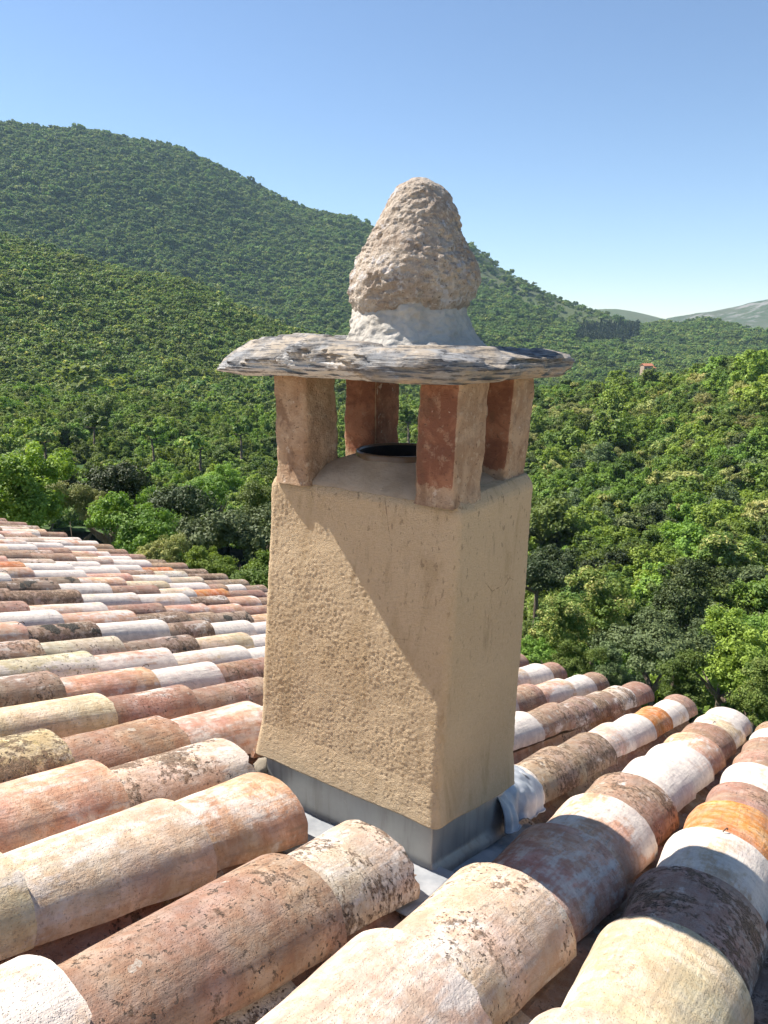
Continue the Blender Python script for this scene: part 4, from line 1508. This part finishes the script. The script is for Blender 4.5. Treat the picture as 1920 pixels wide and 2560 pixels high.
def kd(q, d, rad):
    f = min(1, rad / 0.04)
    v1 = mnoise.noise(q * 8) * 0.005
    vo = mnoise.voronoi(q * 12 + Vector((1, 1, 1)) * mnoise.noise(q * 9) * 0.6)[0]
    facet = (vo[1] - vo[0] - 0.35) * 0.006
    v2 = mnoise.noise(q * 26) * 0.0025
    rough_ = max(0.35, 0.8 + 1.2 * mnoise.noise(q * 10 + Vector((5, 2, 8))))
    v3 = (mnoise.turbulence(q * 62, 4, False) - 0.5) * 0.0072 * rough_
    return f * (v1 + facet + v2 + v3)


obj('boulder', lathe_sil('boulder', knob, M_BOULDER, 240, 210, kd), chim)
coll = sil([(768, 735, 1075), (752, 740, 1052), (738, 748, 1036), (722, 755, 1027), (706, 759, 1019), (690, 762, 1012), (676, 764, 1008), (664, 768, 1010), (655, 775, 1005)])
obj('mortar_collar', lathe_sil('mortar_collar', coll, M_COLLAR, 200, 80, lambda q, d, rad: 0.009 * mnoise.noise(q * 13) + 0.006 * mnoise.noise(q * 36) + 0.004 * mnoise.noise(q * 95), False), chim)

# zinc upstand round the foot
P0, N0 = ring_pts(0.255, 0.20, 0.004, 24, 4)
V = []
for (px, py), (nx_, ny_) in zip(P0, N0):
    zb = roof_z(py)
    for dz, off_ in ((0.155, 0.0), (0.07, 0.0008 * sin(px * 40)), (0.018, 0.0), (0.006, 0.004), (-0.004, 0.018), (-0.02, 0.02)):
        V.append((px + nx_ * off_, py + ny_ * off_, zb + dz))
obj('flashing', mesh_from('flashing', V, grid_faces(len(P0), 6, True, flip=True), [M_ZINC], False), chim)


# lead aprons dressed over the tiles
def cover_height(u, v):
    """height of the tile surface near (u, v) in roof coordinates"""
    best = -0.145
    for k in range(1, 9):
        if k >= len(ROWS): break
        du = abs(u - row_u(k, v))
        if du < 0.100:
            best = max(best, -0.088 + 0.088 * sqrt(max(0, 1 - (du / 0.100) ** 2)))
    return best


def lead(name, u0, u1, v0, v1, nu, nv, fn):
    V = []
    for i in range(nu):
        for j in range(nv):
            s, t = i / (nu - 1), j / (nv - 1)
            u, v = u0 + (u1 - u0) * s, v0 + (v1 - v0) * t
            V.append(MC.inverted() @ roofpt(*fn(u, v, s, t)))
    o = obj(name, mesh_from(name, V, grid_faces(nu, nv), [M_LEAD]), chim)
    md = o.modifiers.new('thickness', 'SOLIDIFY')
    md.thickness = 0.003
    return o


# front tray below the near face
lead('lead_apron', -1.31, -0.665, 1.40, 1.62, 90, 30, lambda u, v, s, t: (u, v, -0.118 + 0.020 * t + 0.004 * mnoise.noise(Vector((u * 14, v * 14, 1)))))
# right side: flat in the gutter beside the shaft, then rising over the next row
def side(u, v, s, t):
    h = -0.122 + 0.014 * max(0, 1 - s / 0.12) ** 2
    h += 0.006 * mnoise.noise(Vector((u * 16, v * 10, 4))) + 0.004 * mnoise.noise(Vector((u * 40, v * 30, 4)))
    h += 0.035 * max(0, (s - 0.72) / 0.28) ** 1.5
    return (u, v, h)
lead('lead_gutter', -0.722, -0.56, 1.49, 2.16, 40, 90, side)
# crumpled sheet beaten over the tile below the chimney
def crump(u, v, s, t):
    du = (u + 0.79) / 0.112
    h = -0.092 + 0.100 * sqrt(max(0.0, 1 - du * du))
    q = Vector((u * 17, v * 17, 2))
    fold = max(0, s - 0.45) * 1.8
    h += 0.004 + fold * (0.022 * abs(mnoise.noise(q)) + 0.010 * mnoise.noise(q * 2.3)) + 0.002 * mnoise.noise(q * 3)
    return (u + 0.02 * fold * mnoise.noise(q * 1.7), v + (0.03 * mnoise.noise(Vector((s * 5, 1, 3))) if t > .9 else 0), h)
lead('crumpled_lead', -0.90, -0.672, 1.94, 2.21, 80, 70, crump)

# ------------------------------------------------------------------ haze
V, F = [], []
box(V, F, -3200, 3200, -400, 3300, -88.0 - 14, 330)
mh = bpy.data.materials.new('haze_air')
mh.use_nodes = True
mh.node_tree.nodes.clear()
ho = mh.node_tree.nodes.new('ShaderNodeOutputMaterial')
hv = mh.node_tree.nodes.new('ShaderNodeVolumePrincipled')
hv.inputs['Color'].default_value = (0.55, 0.78, 1.0, 1)
hv.inputs['Density'].default_value = 0.00011
hv.inputs['Anisotropy'].default_value = 0.0
mh.node_tree.links.new(hv.outputs[0], ho.inputs['Volume'])
haze = obj('haze', mesh_from('haze', V, F, [mh], False))
tag(haze, 'thin bluish air haze over the valley and mountains', 'haze', kind='stuff')
